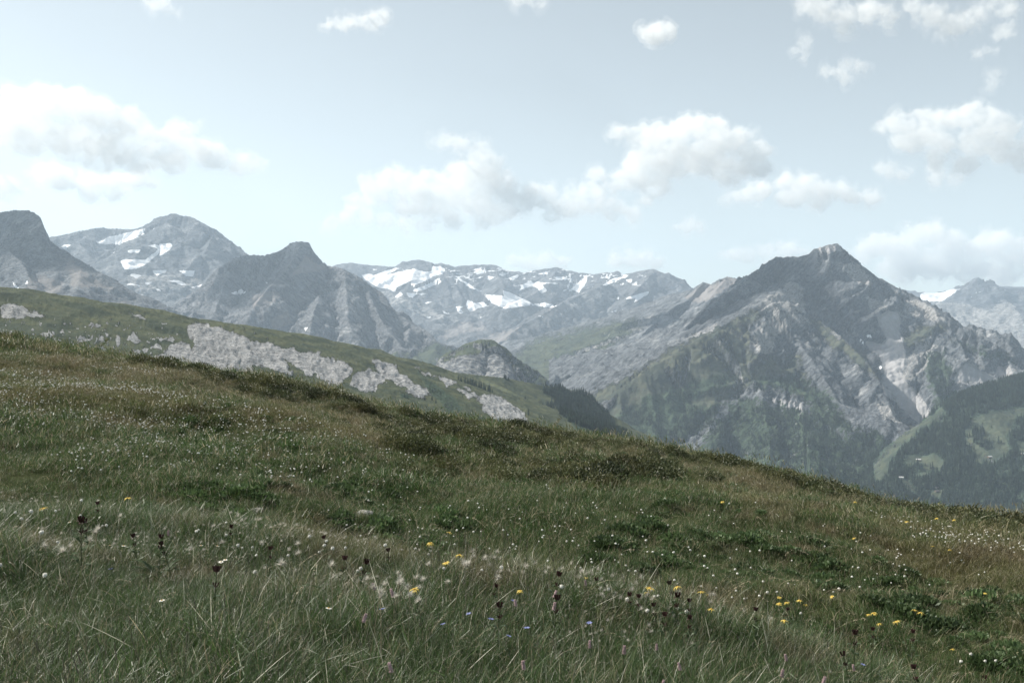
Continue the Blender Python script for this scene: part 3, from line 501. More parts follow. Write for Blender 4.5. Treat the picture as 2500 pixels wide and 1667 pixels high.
def cloud(label, Y, blobs, dens=.0036, vox=4.5, rough=1.0, name="cumulus_cloud", cat="cloud", group="white clouds in the sky", squash=.8):
    px = Y/F; r = random.Random(int(sum(b[0] for b in blobs)))
    bm = bmesh.new(); C0 = Vector(pix(sum(b[0] for b in blobs)/len(blobs), sum(b[1] for b in blobs)/len(blobs), Y))
    def ball(c, rad, sz):
        m = Matrix.Translation(c) @ Matrix.Diagonal((rad, rad, rad*sz, 1))
        bmesh.ops.create_icosphere(bm, subdivisions=2, radius=1.0, matrix=m)
    for u, v, q in blobs:
        c = Vector(pix(u, v, Y))-C0+Vector((0, r.uniform(-.5, .5)*q*px, 0)); ball(c, q*px*.86, squash)
        for k in range(9):
            a = r.uniform(0, 2*math.pi); e = r.uniform(-.25, 1.2); s = r.uniform(.28, .5)*q*px
            d = Vector((math.cos(a)*math.cos(e), math.sin(a)*math.cos(e), math.sin(e)*squash))*q*px*.78
            ball(c+d, s, .9)
    me = bpy.data.meshes.new(name); bm.to_mesh(me); bm.free()
    o = bpy.data.objects.new(name, me); S.collection.objects.link(o)
    md = o.modifiers.new("r", 'REMESH'); md.mode = 'VOXEL'; md.voxel_size = vox*px; md.adaptivity = 0
    dg = bpy.context.evaluated_depsgraph_get(); m2 = bpy.data.meshes.new_from_object(o.evaluated_get(dg))
    o.modifiers.clear(); o.data = m2; m2.name = name
    n = len(m2.vertices); co = np.empty(n*3, np.float32); no = np.empty(n*3, np.float32)
    m2.vertices.foreach_get("co", co); m2.vertices.foreach_get("normal", no)
    co = co.reshape(-1, 3); no = no.reshape(-1, 3); q = co/px; sd = int(C0.x) % 97
    N1 = fbm(q[:, 0]/26, q[:, 1]/26, q[:, 2]/20, oct=3, seed=sd); N2 = fbm(q[:, 0]/10, q[:, 1]/10, q[:, 2]/9, oct=3, seed=sd+3)
    flat = np.clip(-no[:, 2], 0, 1)                                   # undersides stay flatter and fray
    veil = m2.copy()
    for me_, d in ((m2, rough*(10*N1+7*N2+3*fbm(q[:, 0]/4.5, q[:, 1]/4.5, q[:, 2]/4.5, oct=2, seed=sd+7))-4*flat+3), (veil, rough*(22*N1+12*N2)+10-1*flat)):
        c2 = co+no*(d*px)[:, None]; me_.vertices.foreach_set("co", c2.astype(np.float32).ravel()); me_.update()
        me_.polygons.foreach_set("use_smooth", np.ones(len(me_.polygons), bool)); me_.materials.clear()
    m2.materials.append(vapour("cloud vapour", dens, px)); veil.materials.append(vapour("cloud veil", dens*.28, px)); veil.name = "cloud_veil"
    o.location = C0; link(bpy.data.objects.new("veil", veil), o)
    return tag(o, label, cat, group)
cloud("large bright cloud bank at the left edge, high above the snow basin peak", 19000, [(-60, 330, 70), (-10, 290, 60), (40, 255, 48), (110, 248, 50), (170, 262, 55), (240, 285, 55), (310, 312, 50), (60, 330, 70), (170, 345, 70), (270, 365, 60), (360, 345, 42), (430, 335, 40), (468, 312, 22), (470, 365, 48), (530, 392, 42), (595, 408, 38), (632, 402, 22), (420, 395, 48), (340, 400, 50), (240, 405, 40)], .0024)
cloud("loose ragged cloud under the large left cloud bank", 20500, [(110, 425, 36), (160, 445, 42), (220, 455, 42), (285, 450, 38), (330, 440, 28), (370, 452, 16), (210, 480, 24), (270, 478, 22), (90, 410, 14)], .0035)
cloud("small cloud cut by the left edge, above the flat-topped cliff", 20500, [(-30, 465, 42), (10, 460, 30), (35, 468, 16)], .003)
cloud("wide soft cloud bank over the middle of the snowy range", 20000, [(955, 448, 42), (990, 455, 40), (1060, 470, 50), (1130, 448, 52), (1180, 440, 46), (1230, 470, 42), (1160, 500, 48), (1060, 520, 36), (990, 510, 38), (1270, 500, 36), (1330, 492, 34), (1385, 480, 28), (1440, 500, 36), (1490, 515, 36), (1540, 525, 26), (1110, 540, 30), (900, 455, 30), (915, 480, 34), (860, 500, 26), (1010, 500, 44), (1110, 490, 46), (1300, 470, 34), (1210, 520, 44), (1400, 510, 36), (1440, 465, 26), (1180, 550, 22), (1350, 525, 30)], .0030)
cloud("thin torn tower of cloud rising from the wide soft bank", 20300, [(1085, 345, 22), (1110, 345, 20), (1130, 368, 24), (1170, 372, 30), (1190, 420, 36), (1130, 410, 24), (1200, 395, 24), (1160, 395, 22), (1230, 425, 20), (1250, 450, 16)], .0025, rough=1.3)
cloud("faint wisp of cloud left of the wide soft bank", 20300, [(810, 548, 18), (850, 532, 24), (895, 530, 24), (940, 540, 26), (985, 550, 24), (1030, 560, 20)], .0028, rough=1.2)
cloud("tallest heaped cloud, right of the middle, flat grey base", 19500, [(1510, 330, 24), (1555, 335, 32), (1610, 345, 45), (1660, 325, 45), (1705, 310, 36), (1740, 330, 45), (1790, 355, 45), (1835, 385, 42), (1850, 420, 30), (1720, 390, 60), (1640, 400, 60), (1570, 400, 50), (1540, 440, 42), (1500, 450, 30), (1600, 455, 40), (1580, 485, 24), (1780, 420, 48), (1460, 430, 22), (1475, 470, 24)])
cloud("flat lens of cloud just right of the tallest heaped cloud", 20500, [(1775, 486, 16), (1815, 478, 24), (1860, 468, 32), (1920, 455, 36), (1975, 462, 38), (2030, 470, 36), (2080, 480, 30), (2125, 484, 22), (1930, 490, 34), (2000, 495, 30)], .0036)
cloud("broad cloud with a hollow base at the right edge, halfway up the sky", 19500, [(2150, 310, 24), (2200, 305, 36), (2250, 300, 38), (2310, 300, 38), (2360, 290, 40), (2410, 300, 40), (2450, 320, 38), (2230, 345, 42), (2300, 350, 42), (2380, 355, 44), (2450, 370, 46), (2510, 400, 50), (2290, 400, 36), (2350, 410, 34), (2560, 340, 50)], .0035)
cloud("small puff below the broad right cloud", 20000, [(2150, 412, 18), (2180, 420, 24), (2210, 424, 18), (2290, 440, 22), (2330, 445, 20)], .0022)
cloud("lone round puff high right of the middle", 19000, [(1580, 85, 20), (1605, 72, 26), (1630, 84, 24), (1600, 98, 22)], .005)
cloud("two-lobed wisp high left of the middle", 19000, [(800, 58, 16), (835, 66, 22), (870, 60, 20), (905, 66, 24), (930, 50, 20), (935, 30, 10)], .003, rough=1.4)
cloud("feathery cloud touching the top edge, left of the top right corner", 18000, [(1975, 18, 28), (2020, 25, 34), (2070, 35, 34), (2120, 35, 34), (2160, 48, 28), (2065, 70, 16)], .0028, rough=1.6)
cloud("ragged cloud patch in the top right corner", 18000, [(2235, 18, 30), (2280, 40, 38), (2320, 60, 36), (2350, 70, 34), (2300, 85, 24), (2380, 40, 26), (2420, 10, 24), (2460, 25, 26), (2455, 85, 26)], .0024, rough=1.7)
cloud("small torn wisp below the top right corner clouds", 18500, [(1950, 122, 18), (1970, 112, 16), (1965, 140, 12)], .002, rough=1.6)
cloud("curled wisp hanging below the feathery cloud", 18500, [(2020, 180, 18), (2050, 176, 24), (2085, 165, 20), (2060, 195, 18), (2105, 155, 10)], .0024, rough=1.6)
cloud("tiny wisp near the right edge, above the broad right cloud", 18500, [(2385, 132, 16), (2405, 128, 17), (2425, 130, 14)], .002, rough=1.0)
cloud("thin upright wisp near the right edge under the tiny wisp", 18500, [(2425, 185, 14), (2424, 200, 14), (2422, 216, 12)], .002, rough=1.0)
cloud("low cloud bank behind the right ridge of the pointed mountain", 26000, [(2110, 622, 34), (2150, 600, 36), (2200, 612, 42), (2240, 578, 34), (2280, 575, 36), (2330, 600, 44), (2390, 610, 44), (2440, 600, 44), (2480, 620, 48), (2540, 620, 60), (2200, 660, 50), (2280, 650, 55), (2360, 665, 50), (2450, 670, 50)], .0035)
cloud("low puffs just left of the pointed summit", 26000, [(1780, 622, 18), (1820, 628, 24), (1870, 615, 26), (1915, 612, 28), (1950, 625, 24), (1895, 640, 30)], .0026)
cloud("low cloud peeping over the middle of the snowy range", 26000, [(1260, 636, 22), (1285, 638, 22), (1335, 640, 26), (1370, 645, 24), (1310, 650, 24)], .0026)
cloud("low round cloud behind the right end of the snowy range", 26000, [(1510, 638, 20), (1540, 634, 25), (1575, 640, 25), (1600, 650, 18)], .0032)
cloud("small low puff above the right part of the snowy range", 24000, [(1655, 556, 12), (1678, 552, 20), (1705, 556, 17)], .0025)
cloud("faint wisp at the top edge above the left cloud bank", 18500, [(355, -2, 16), (380, 10, 22), (405, 22, 20), (425, 35, 12)], .0020, rough=1.6)
cloud("faint flat cloud cut by the top edge, above the middle", 18500, [(1260, 2, 14), (1290, 4, 20), (1320, 8, 14)], .0022, rough=1.5)

# clouds added overhead, unseen above the frame, to shade the flanks that lie dark in the photograph
def overhead(tu, tv, tY, rx, ry, label, h=2650):
    X, Y, Z = pix(tu, tv, tY); k = (h-Z)/SD.z; c = Vector((X, Y, Z))+SD*k
    r = random.Random(int(tu)); bl = []
    px = c.y/F; U = CU+c.x/px; V = CV-c.z/px
    for i in range(14):
        a = r.uniform(0, 6.28); q = math.sqrt(r.random()); bl.append((a, q))
    bm = bmesh.new()
    for a, q in bl:
        m = Matrix.Translation((math.cos(a)*q*rx*.8, math.sin(a)*q*ry*.8, r.uniform(-30, 30))) @ Matrix.Diagonal((rx*.42, ry*.42, 120, 1))
        bmesh.ops.create_icosphere(bm, subdivisions=2, radius=1.0, matrix=m)
    me = bpy.data.meshes.new("overhead_cloud"); bm.to_mesh(me); bm.free(); o = bpy.data.objects.new("overhead_cloud", me); S.collection.objects.link(o)
    md = o.modifiers.new("r", 'REMESH'); md.mode = 'VOXEL'; md.voxel_size = 32
    dg = bpy.context.evaluated_depsgraph_get(); m2 = bpy.data.meshes.new_from_object(o.evaluated_get(dg)); o.modifiers.clear(); o.data = m2; m2.name = "overhead_cloud"
    m2.materials.clear(); hm = bpy.data.materials.new("overhead vapour"); hm.use_nodes = True; t = hm.node_tree; t.nodes.clear(); oo = t.nodes.new("ShaderNodeOutputMaterial"); p = t.nodes.new("ShaderNodeVolumePrincipled")
    p.inputs['Color'].default_value = (.997, .997, .997, 1); p.inputs['Density'].default_value = .012; t.links.new(p.outputs[0], oo.inputs['Volume']); m2.materials.append(hm)
    o.location = c; return tag(o, label, "cloud", "clouds added overhead out of the frame for shade")
overhead(1975, 725, 4700, 270, 340, "cloud added to shade the steep face of the pointed mountain")
overhead(1850, 690, 4850, 230, 200, "cloud added to shade the upper part of the long left cliff of the pointed mountain")
overhead(1730, 770, 4500, 230, 170, "cloud added to shade the lower part of the long left cliff of the pointed mountain")
overhead(1630, 800, 5800, 220, 200, "cloud added to shade the cliff of the jagged ridge", 2800)
overhead(650, 690, 5900, 470, 420, "cloud added to shade the dark peak left of centre", 2900)
overhead(70, 600, 4700, 330, 330, "cloud added to shade the flat-topped cliff peak")
# ---------------------------------------------------------------- surface lookup, forests, single trees, huts
def surf_z(name, x, y):
    us, ys, Z = HF[name][:3]
    fu = np.clip(((x/y*F+CU)-us[0])/(us[1]-us[0]), 0, len(us)-1.001); fy = np.clip((y-ys[0])/(ys[1]-ys[0]), 0, len(ys)-1.001)
    i = fy.astype(int); j = fu.astype(int); a = fy-i; b = fu-j
    return (Z[i, j]*(1-b)+Z[i, j+1]*b)*(1-a)+(Z[i+1, j]*(1-b)+Z[i+1, j+1]*b)*a
def surf_mask(name, x, y, k, ch):
    us, ys = HF[name][:2]; M = HF[name][k]
    j = np.clip(np.round(((x/y*F+CU)-us[0])/(us[1]-us[0])).astype(int), 0, len(us)-1); i = np.clip(np.round((y-ys[0])/(ys[1]-ys[0])).astype(int), 0, len(ys)-1)
    return M[i, j, ch]
def on_surface(name, u, v):
    """first point of a terrain met by the sight line through (u, v)"""
    us, ys, Z = HF[name][:3]; V = HF[name][5]
    j = int(np.clip(round((u-us[0])/(us[1]-us[0])), 0, len(us)-1))
    col = V[:, j]; run = np.minimum.accumulate(col); k = int(np.argmax(run <= v)) if (run <= v).any() else int(np.argmin(col))
    Y = ys[k]; return ((u-CU)/F*Y, Y, float(Z[k, j]))

def leaf_mat(name, col, var=.35, trans=0.0, rough=.75, spec=.15, nscale=.02, col2=None):
    t = NT(name); r = t.n("ShaderNodeObjectInfo").outputs['Random']; g = t.n("ShaderNodeNewGeometry")
    n = t.noise(g.outputs['Position'], nscale, 3, .6)
    a = t.mix(t.step(n, .35, .65), col, col2 or tuple(q*1.5 for q in col))
    k = t.math('ADD', 1-var, t.math('MULTIPLY', r, 2*var))
    return t.surf(t.mix(1.0, a, t.n("ShaderNodeCombineColor", i0=k, i1=k, i2=k).outputs[0], 'MULTIPLY'), rough, spec=spec, trans=trans)
M_con = leaf_mat("conifer needles", (.022, .034, .024), .45)
t = NT("bark"); M_bark = t.surf((.09, .07, .055), .9)

def conifer_mesh(name, h, w, seed, tiers=9, seg=9):
    r = random.Random(seed); V = []; Fc = []
    for i in range(tiers):
        f = i/(tiers-1); z0 = h*(.06+.86*f); rad = w*(1-f)**.85*r.uniform(.85, 1.15)+w*.05; top = z0+h*.16*(1-.3*f)
        off = r.uniform(0, 6); b = len(V); V.append((r.uniform(-.02, .02)*h, r.uniform(-.02, .02)*h, top))
        for k in range(seg*2):
            a = off+math.pi*k/seg; q = rad*(r.uniform(.8, 1.2) if k % 2 == 0 else r.uniform(.4, .65))
            V.append((q*math.cos(a), q*math.sin(a), z0-(h*.03 if k % 2 == 0 else -h*.02)+r.uniform(-.01, .01)*h))
        for k in range(seg*2): Fc.append((b, b+1+k, b+1+(k+1) % (seg*2)))
    me = bpy.data.meshes.new(name); me.from_pydata(V, [], Fc); me.materials.append(M_con); return me
def trunk_mesh(name, h, r0):
    V = []; Fc = []
    for i, (z, r) in enumerate([(-.6, r0*1.25), (h*.1, r0), (h*.5, r0*.6), (h*.95, r0*.1)]):
        for k in range(6): V.append((r*math.cos(k*math.pi/3), r*math.sin(k*math.pi/3), z))
    for i in range(3):
        for k in range(6): Fc.append((i*6+k, i*6+(k+1) % 6, i*6+6+(k+1) % 6, i*6+6+k))
    me = bpy.data.meshes.new(name); me.from_pydata(V, [], Fc); me.materials.append(M_bark); return me

def scatter(name, pts, rot, scl, meshes, mat=None, kind='stuff', label=None, cat=None, tilt=None):
    """one stuff object: a cloud of points that geometry nodes turn into copies of the given meshes"""
    me = bpy.data.meshes.new(name+"_points"); n = len(pts)
    me.vertices.add(n); me.vertices.foreach_set("co", np.asarray(pts, np.float32).ravel())
    R3 = np.zeros((n, 3), np.float32); R3[:, 2] = rot
    if tilt is not None: R3[:, 0] = tilt[:, 0]; R3[:, 1] = tilt[:, 1]
    a = me.attributes.new("turn", 'FLOAT_VECTOR', 'POINT'); a.data.foreach_set("vector", R3.ravel())
    scl = np.asarray(scl, np.float32); scl = np.stack([scl]*3, -1) if scl.ndim == 1 else scl
    a = me.attributes.new("size", 'FLOAT_VECTOR', 'POINT'); a.data.foreach_set("vector", scl.ravel().astype(np.float32))
    a = me.attributes.new("pick", 'INT', 'POINT'); a.data.foreach_set("value", rng.integers(0, len(meshes), n).astype(np.int32))
    o = link(bpy.data.objects.new(name, me))
    col = bpy.data.collections.new(name+"_kinds")
    for i, m in enumerate(meshes): col.objects.link(bpy.data.objects.new("%s_kind_%02d" % (name, i), m))
    ng = bpy.data.node_groups.new(name, 'GeometryNodeTree'); ng.interface.new_socket("Geometry", in_out='INPUT', socket_type='NodeSocketGeometry'); ng.interface.new_socket("Geometry", in_out='OUTPUT', socket_type='NodeSocketGeometry')
    gi = ng.nodes.new("NodeGroupInput"); go = ng.nodes.new("NodeGroupOutput"); ip = ng.nodes.new("GeometryNodeInstanceOnPoints"); ci = ng.nodes.new("GeometryNodeCollectionInfo")
    ci.inputs['Collection'].default_value = col; ci.inputs['Separate Children'].default_value = True; ci.inputs['Reset Children'].default_value = True
    ip.inputs['Pick Instance'].default_value = True
    def at(nm, dt):
        q = ng.nodes.new("GeometryNodeInputNamedAttribute"); q.data_type = dt; q.inputs[0].default_value = nm; return q.outputs[0]
    L = ng.links.new
    L(gi.outputs[0], ip.inputs['Points']); L(ci.outputs[0], ip.inputs['Instance']); L(at("pick", 'INT'), ip.inputs['Instance Index'])
    e2 = ng.nodes.new("FunctionNodeEulerToRotation"); L(at("turn", 'FLOAT_VECTOR'), e2.inputs[0]); L(e2.outputs[0], ip.inputs['Rotation'])
    L(at("size", 'FLOAT_VECTOR'), ip.inputs['Scale']); L(ip.outputs[0], go.inputs[0])
    md = o.modifiers.new("scatter", 'NODES'); md.node_group = ng
    return tag(o, label, cat, None, kind)

con = [conifer_mesh("conifer_crown_%d" % i, 1.0, w, 20+i) for i, w in enumerate((.20, .17, .23, .15))]
def wood(name, terr, n, x0, x1, y0, y1, hmin, hmax, thr, label, vis=None):
    x = rng.uniform(x0, x1, n); y = rng.uniform(y0, y1, n); us = HF[terr][0]
    u = x/y*F+CU; ok = (u > us[0]+2) & (u < us[-1]-2); x, y, u = x[ok], y[ok], u[ok]
    f = surf_mask(terr, x, y, 4, 0)*(1-.9*(surf_mask(terr, x, y, 3, 1) > 1.0)); z = surf_z(terr, x, y)
    if vis is not None: f = f*vis(x, y, z, u)
    keep = f+.6*fbm(x/70, y/70, oct=4, seed=8) > thr
    x, y, z = x[keep], y[keep], z[keep]
    v = CV-z/y*F; k2 = v < 1420; x, y, z = x[k2], y[k2], z[k2]
    h = rng.uniform(hmin, hmax, len(x))*(.8+.3*rng.random(len(x)))
    return scatter(name, np.stack([x, y, z-.5], -1), rng.uniform(0, 6.28, len(x)), np.stack([h*1.05, h*1.05, h], -1), con, label=label)
wood("shelf_forest", "wooded_shelf_terrain", 60000, 700, 2200, 2150, 3750, 12, 22, 1.05, "dark conifer forest covering the slope at lower right")
wood("mountain_foot_forest", "pointed_mountain_terrain", 60000, 200, 2300, 2600, 4400, 10, 17, .62, "dark conifer forest at the foot of the pointed mountain")
wood("ridge_end_forest", "green_ridge_terrain", 20000, -100, 300, 1500, 2450, 9, 15, .38, "dark conifer forest on the steep right end of the green ridge")

def tree(terr, u, v, hpx, label, wide=.19, seed=0, cat="tree", group="single conifers"):
    x, y, z = on_surface(terr, u, v); h = hpx*y/F
    o = empty("conifer_tree", (x, y, z-.3)); tag(o, label, cat, group)
    mesh = conifer_mesh("crown", h, h*wide, 300+seed); link(bpy.data.objects.new("crown", mesh), o)
    link(bpy.data.objects.new("trunk", trunk_mesh("trunk", h, h*.022)), o)
    return o
cf2 = lambda x, y: (2100+x*.2488, 900+y*.2488)
T = [("wooded_shelf_terrain", *cf2(1358, 740), 20, "tall dark conifer alone in the right part of the large clearing", .26),
     ("wooded_shelf_terrain", *cf2(1292, 592), 8, "smallest lone conifer high in the middle of the large clearing", .25),
     ("wooded_shelf_terrain", *cf2(1200, 556), 6, "tiny conifer at the upper left of the large clearing", .3),
     ("wooded_shelf_terrain", *cf2(1237, 908), 5, "low round conifer under the hut in the large clearing", .5),
     ("wooded_shelf_terrain", *cf2(1385, 742), 10, "short conifer touching the tall lone conifer of the large clearing", .3),
     ("wooded_shelf_terrain", *cf2(1075, 662), 12, "conifer at the left rim of the large clearing", .2),
     ("wooded_shelf_terrain", *cf2(1052, 690), 14, "leaning group-edge conifer below the left rim of the large clearing", .24),
     ("wooded_shelf_terrain", *cf2(1118, 805), 14, "conifer in the narrow lower left arm of the large clearing", .2),
     ("wooded_shelf_terrain", *cf2(640, 965), 12, "narrow conifer left of the pair in the small clearing", .18),
     ("wooded_shelf_terrain", *cf2(690, 990), 16, "left conifer of the pair in the small clearing", .2),
     ("wooded_shelf_terrain", *cf2(712, 985), 18, "right conifer of the pair in the small clearing", .2),
     ("wooded_shelf_terrain", *cf2(742, 512), 9, "lone conifer on the light grass strip above the wooded slope", .22),
     ("wooded_shelf_terrain", *cf2(790, 490), 15, "left conifer of the clump at the top of the light grass strip", .24),
     ("wooded_shelf_terrain", *cf2(815, 485), 17, "right conifer of the clump at the top of the light grass strip", .22),
     ("wooded_shelf_terrain", *cf2(345, 765), 5, "small bushy conifer on the lower light grass strip", .4),
     ("wooded_shelf_terrain", *cf2(408, 672), 9, "thin conifer beside the path of the light grass strip", .15)]
g3 = lambda x, y: (1240+x*.1913, 900+y*.1913)
names9 = [((260, 590), 18, "tall conifer on the near spur of the green ridge"), ((142, 400), 8, "lone conifer on the grass of the green ridge's right part"), ((400, 640), 10, "second conifer down the near spur of the green ridge"),
          ((230, 475), 5, "tiny conifer just above the tall one on the near spur"), ((400, 470), 6, "small conifer on the bright grass rib of the green ridge"), ((595, 245), 9, "round-topped conifer standing on the skyline of the green ridge"), ((710, 262), 7, "conifer on the skyline left of the bright saddle of the green ridge"),
          ((340, 195), 4, "tiny conifer on the skyline far left of the saddle"), ((515, 240), 6, "small conifer on the skyline at the start of the wooded end"), ((880, 330), 9, "conifer on the far rim of the bright saddle"), ((940, 285), 6, "bushy conifer at the right end of the bright saddle"), ((1000, 320), 8, "first conifer of the falling skyline after the saddle"),
          ((665, 740), 6, "small conifer near the foot of the green ridge's bright rib"), ((870, 800), 9, "conifer beside the low grassy knoll behind the meadow")]
for q, h, l in names9: T.append(("green_ridge_terrain", *g3(*q), h, l, .2))
e3 = lambda x, y: (600+x*.3189, 500+y*.3189)
for q, h, l in [((1215, 1478), 14, "left conifer of the dark pair under the long limestone slab"), ((1240, 1482), 11, "right conifer of the dark pair under the long limestone slab"), ((1370, 1500), 13, "conifer at the lower tip of the long limestone slab"), ((1430, 1440), 12, "upper conifer of the line at the foot of the dark cliff"), ((1425, 1500), 14, "middle conifer of the line at the foot of the dark cliff"), ((1455, 1520), 13, "lowest conifer of the line at the foot of the dark cliff"), ((1150, 1365), 5, "tiny conifer between two limestone slabs"), ((1560, 1400), 7, "conifer on the edge of the dark cliff"), ((1660, 1480), 8, "small conifer below the edge of the dark cliff")]:
    T.append(("green_ridge_terrain", *e3(*q), h, l, .22))
for i, (terr, u, v, h, l, w) in enumerate(T): tree(terr, u, v, h, l, w, i)

M_wood = NT("weathered wood").surf((.16, .12, .09), .85); M_roof = NT("pale metal roof").surf((.45, .44, .43), .5); M_roofd = NT("dark shingle roof").surf((.10, .09, .085), .8)
M_door = NT("dark door").surf((.05, .04, .035), .8); M_wallp = NT("pale plaster").surf((.55, .53, .5), .9)
def hut(terr, u, v, w, d, h, rz, label, roof, wall):
    x, y, z = on_surface(terr, u, v); o = empty("alpine_hut", (x, y, z-.4), rz); tag(o, label, "hut", "huts in the alpine clearings")
    a, b = w/2, d/2
    V = [(-a, -b, 0), (a, -b, 0), (a, b, 0), (-a, b, 0), (-a, -b, h), (a, -b, h), (a, b, h), (-a, b, h), (-a, 0, h+d*.28), (a, 0, h+d*.28)]
    mesh_obj("wall", V, [(0, 1, 5, 4), (2, 3, 7, 6), (1, 2, 6, 9, 5), (3, 0, 4, 8, 7)], wall, o, False)
    e = .7; t0 = .18; V = []
    for s in (-1, 1):
        for X in (-a-e, a+e):
            for (yy, zz) in ((0, h+d*.28+.05), (s*(b+e), h-e*.5)): V += [(X, yy, zz), (X, yy, zz+t0)]
    Fc = []
    for k in (0, 8): Fc += [(k+1, k+3, k+7, k+5), (k, k+4, k+6, k+2), (k+2, k+6, k+7, k+3), (k, k+2, k+3, k+1), (k+4, k+5, k+7, k+6), (k, k+1, k+5, k+4)]
    mesh_obj("roof", V, Fc, roof, o, False)
    mesh_obj("door", [(-.7+q*1.4, -b-.06+p*.1, .3+r*2.1) for q in (0, 1) for p in (0, 1) for r in (0, 1)], [(0, 4, 5, 1), (2, 3, 7, 6), (0, 1, 3, 2), (4, 6, 7, 5), (1, 5, 7, 3)], M_door, o, False)
    mesh_obj("window", [(a*.45+q*1.0, -b-.05+p*.08, 1.3+r*.9) for q in (0, 1) for p in (0, 1) for r in (0, 1)], [(0, 4, 5, 1), (2, 3, 7, 6), (0, 1, 3, 2), (4, 6, 7, 5), (1, 5, 7, 3)], M_door, o, False)
hut("wooded_shelf_terrain", *cf2(1272, 872), 12, 8, 3.0, .35, "alpine hut with a pale roof in the large clearing", M_roof, M_wood)
hut("wooded_shelf_terrain", *cf2(572, 910), 12, 8, 2.8, -.3, "alpine hut with a pale roof in the small clearing above the pair of conifers", M_roof, M_wood)
hut("wooded_shelf_terrain", *cf2(755, 1216), 10, 7, 2.6, .15, "dark-roofed hut, the lower one in the lowest clearing", M_roofd, M_wood)
hut("wooded_shelf_terrain", *cf2(752, 1184), 8, 6, 2.4, .2, "dark-roofed hut, the upper one in the lowest clearing", M_roofd, M_wood)
hut("wooded_shelf_terrain", *cf2(398, 1075), 13, 8, 3.2, -.2, "pale-walled hut on the stony ground left of the wood", M_roof, M_wallp)
hut("wooded_shelf_terrain", *cf2(1600, 850), 11, 8, 3.0, .2, "hut at the right edge of the picture beside the wood", M_roof, M_wood)
# ---------------------------------------------------------------- the near meadow
SIL = [(-700, 790), (-300, 810), (0, 830), (200, 862), (300, 877), (400, 887), (500, 907), (700, 938), (850, 977), (1000, 1012), (1200, 1047), (1400, 1072), (1550, 1087), (1700, 1117), (1900, 1167), (2100, 1217), (2300, 1263), (2500, 1287), (2800, 1340), (3300, 1440)]
_su = np.array([p[0] for p in SIL], float); _sv = np.array([p[1] for p in SIL], float)+10
_sa = np.arctan((_su-CU)/F); _st = -(_sv-CV)/F*np.cos(_sa)
EYE = 1.62
def G(x, y, detail=True):
    r = np.hypot(x, y)+1e-6; az = np.arctan2(x, y)
    tau = np.interp(az, _sa, _st); rc = np.interp(az, [R(-45), R(-27), 0, R(27), R(45)], [75, 62, 42, 32, 28])
    a1 = tau+2*EYE/rc; b1 = -EYE/rc**2
    a2 = -.03*np.cos(az)-.19*np.sin(az); b2 = -.0009
    w = sstep(R(38), R(70), np.abs(az))
    a = a1*(1-w)+a2*w; b = b1*(1-w)+b2*w
    z = -EYE+a*r+b*r*r
    rt = np.interp(az, [R(-27), R(27)], [8.3, 5.8])
    z = z-(.30*np.exp(-((r-rt-1.9)/1.5)**2))*(1-w)+.05*np.exp(-((r-rt+.2)/.9)**2)
    if detail:
        k = np.minimum(r/12, 1)*np.clip(1.2-r/rc*.55, .35, 1)
        z = z+k*(.34*fbm(x/5.5, y/4.5, oct=3, seed=201)+.17*fbm(x/1.5, y/1.5, oct=3, seed=205))
        z = z+.035*fbm(x/.45, y/.45, oct=2, seed=209)*np.minimum(r/4, 1)
    return z
azs = np.concatenate([np.linspace(-180, -42, 40)[:-1], np.linspace(-42, 42, 420), np.linspace(42, 180, 40)[1:]]); azs = np.radians(azs)
rs = np.concatenate([np.geomspace(.25, 120, 300), [150, 200, 280, 400]])
A, RR = np.meshgrid(azs, rs); GX = RR*np.sin(A); GY = RR*np.cos(A); GZ = G(GX, GY)
GX = np.vstack([GX, GX[-1:]*1.6]); GY = np.vstack([GY, GY[-1:]*1.6]); GZ = np.vstack([GZ, np.full((1, GZ.shape[1]), -800.)])
n_, m_ = GX.shape; ii = np.arange(n_*m_).reshape(n_, m_)
fc = np.stack([ii[:-1, :-1], ii[1:, :-1], ii[1:, 1:], ii[:-1, 1:]], -1).reshape(-1, 4)

# ---- where what grows
def zones(x, y):
    r = np.hypot(x, y); az = np.arctan2(x, y); u = x/np.maximum(y, .1)*F+CU
    rt = np.interp(az, [R(-27), R(27)], [8.3, 5.8]); rc = np.interp(az, [R(-27), 0, R(27)], [62, 42, 32])
    tall = sstep(rt+1.0, rt-.6, r+.9*fbm(x/1.5, y/1.5, oct=2, seed=301))
    v = CV-G(x, y, False)/np.maximum(y, .1)*F
    crest = np.interp(u, _su, _sv)
    sh = v-crest                             # how far under the skyline, in picture units
    wid = np.interp(u, [0, 300, 600, 900, 1200, 1500, 1900, 2500], [18, 25, 45, 75, 130, 130, 60, 30])
    shrub = sstep(1.1, .5, sh/wid+.8*fbm(x/3.0, y/3.0, oct=3, seed=311))*sstep(-.5, .1, fbm(x/5, y/5, oct=2, seed=315)+.25)
    shrub = np.where(r < rt+4, 0, shrub)
    return r, u, v, tall, shrub
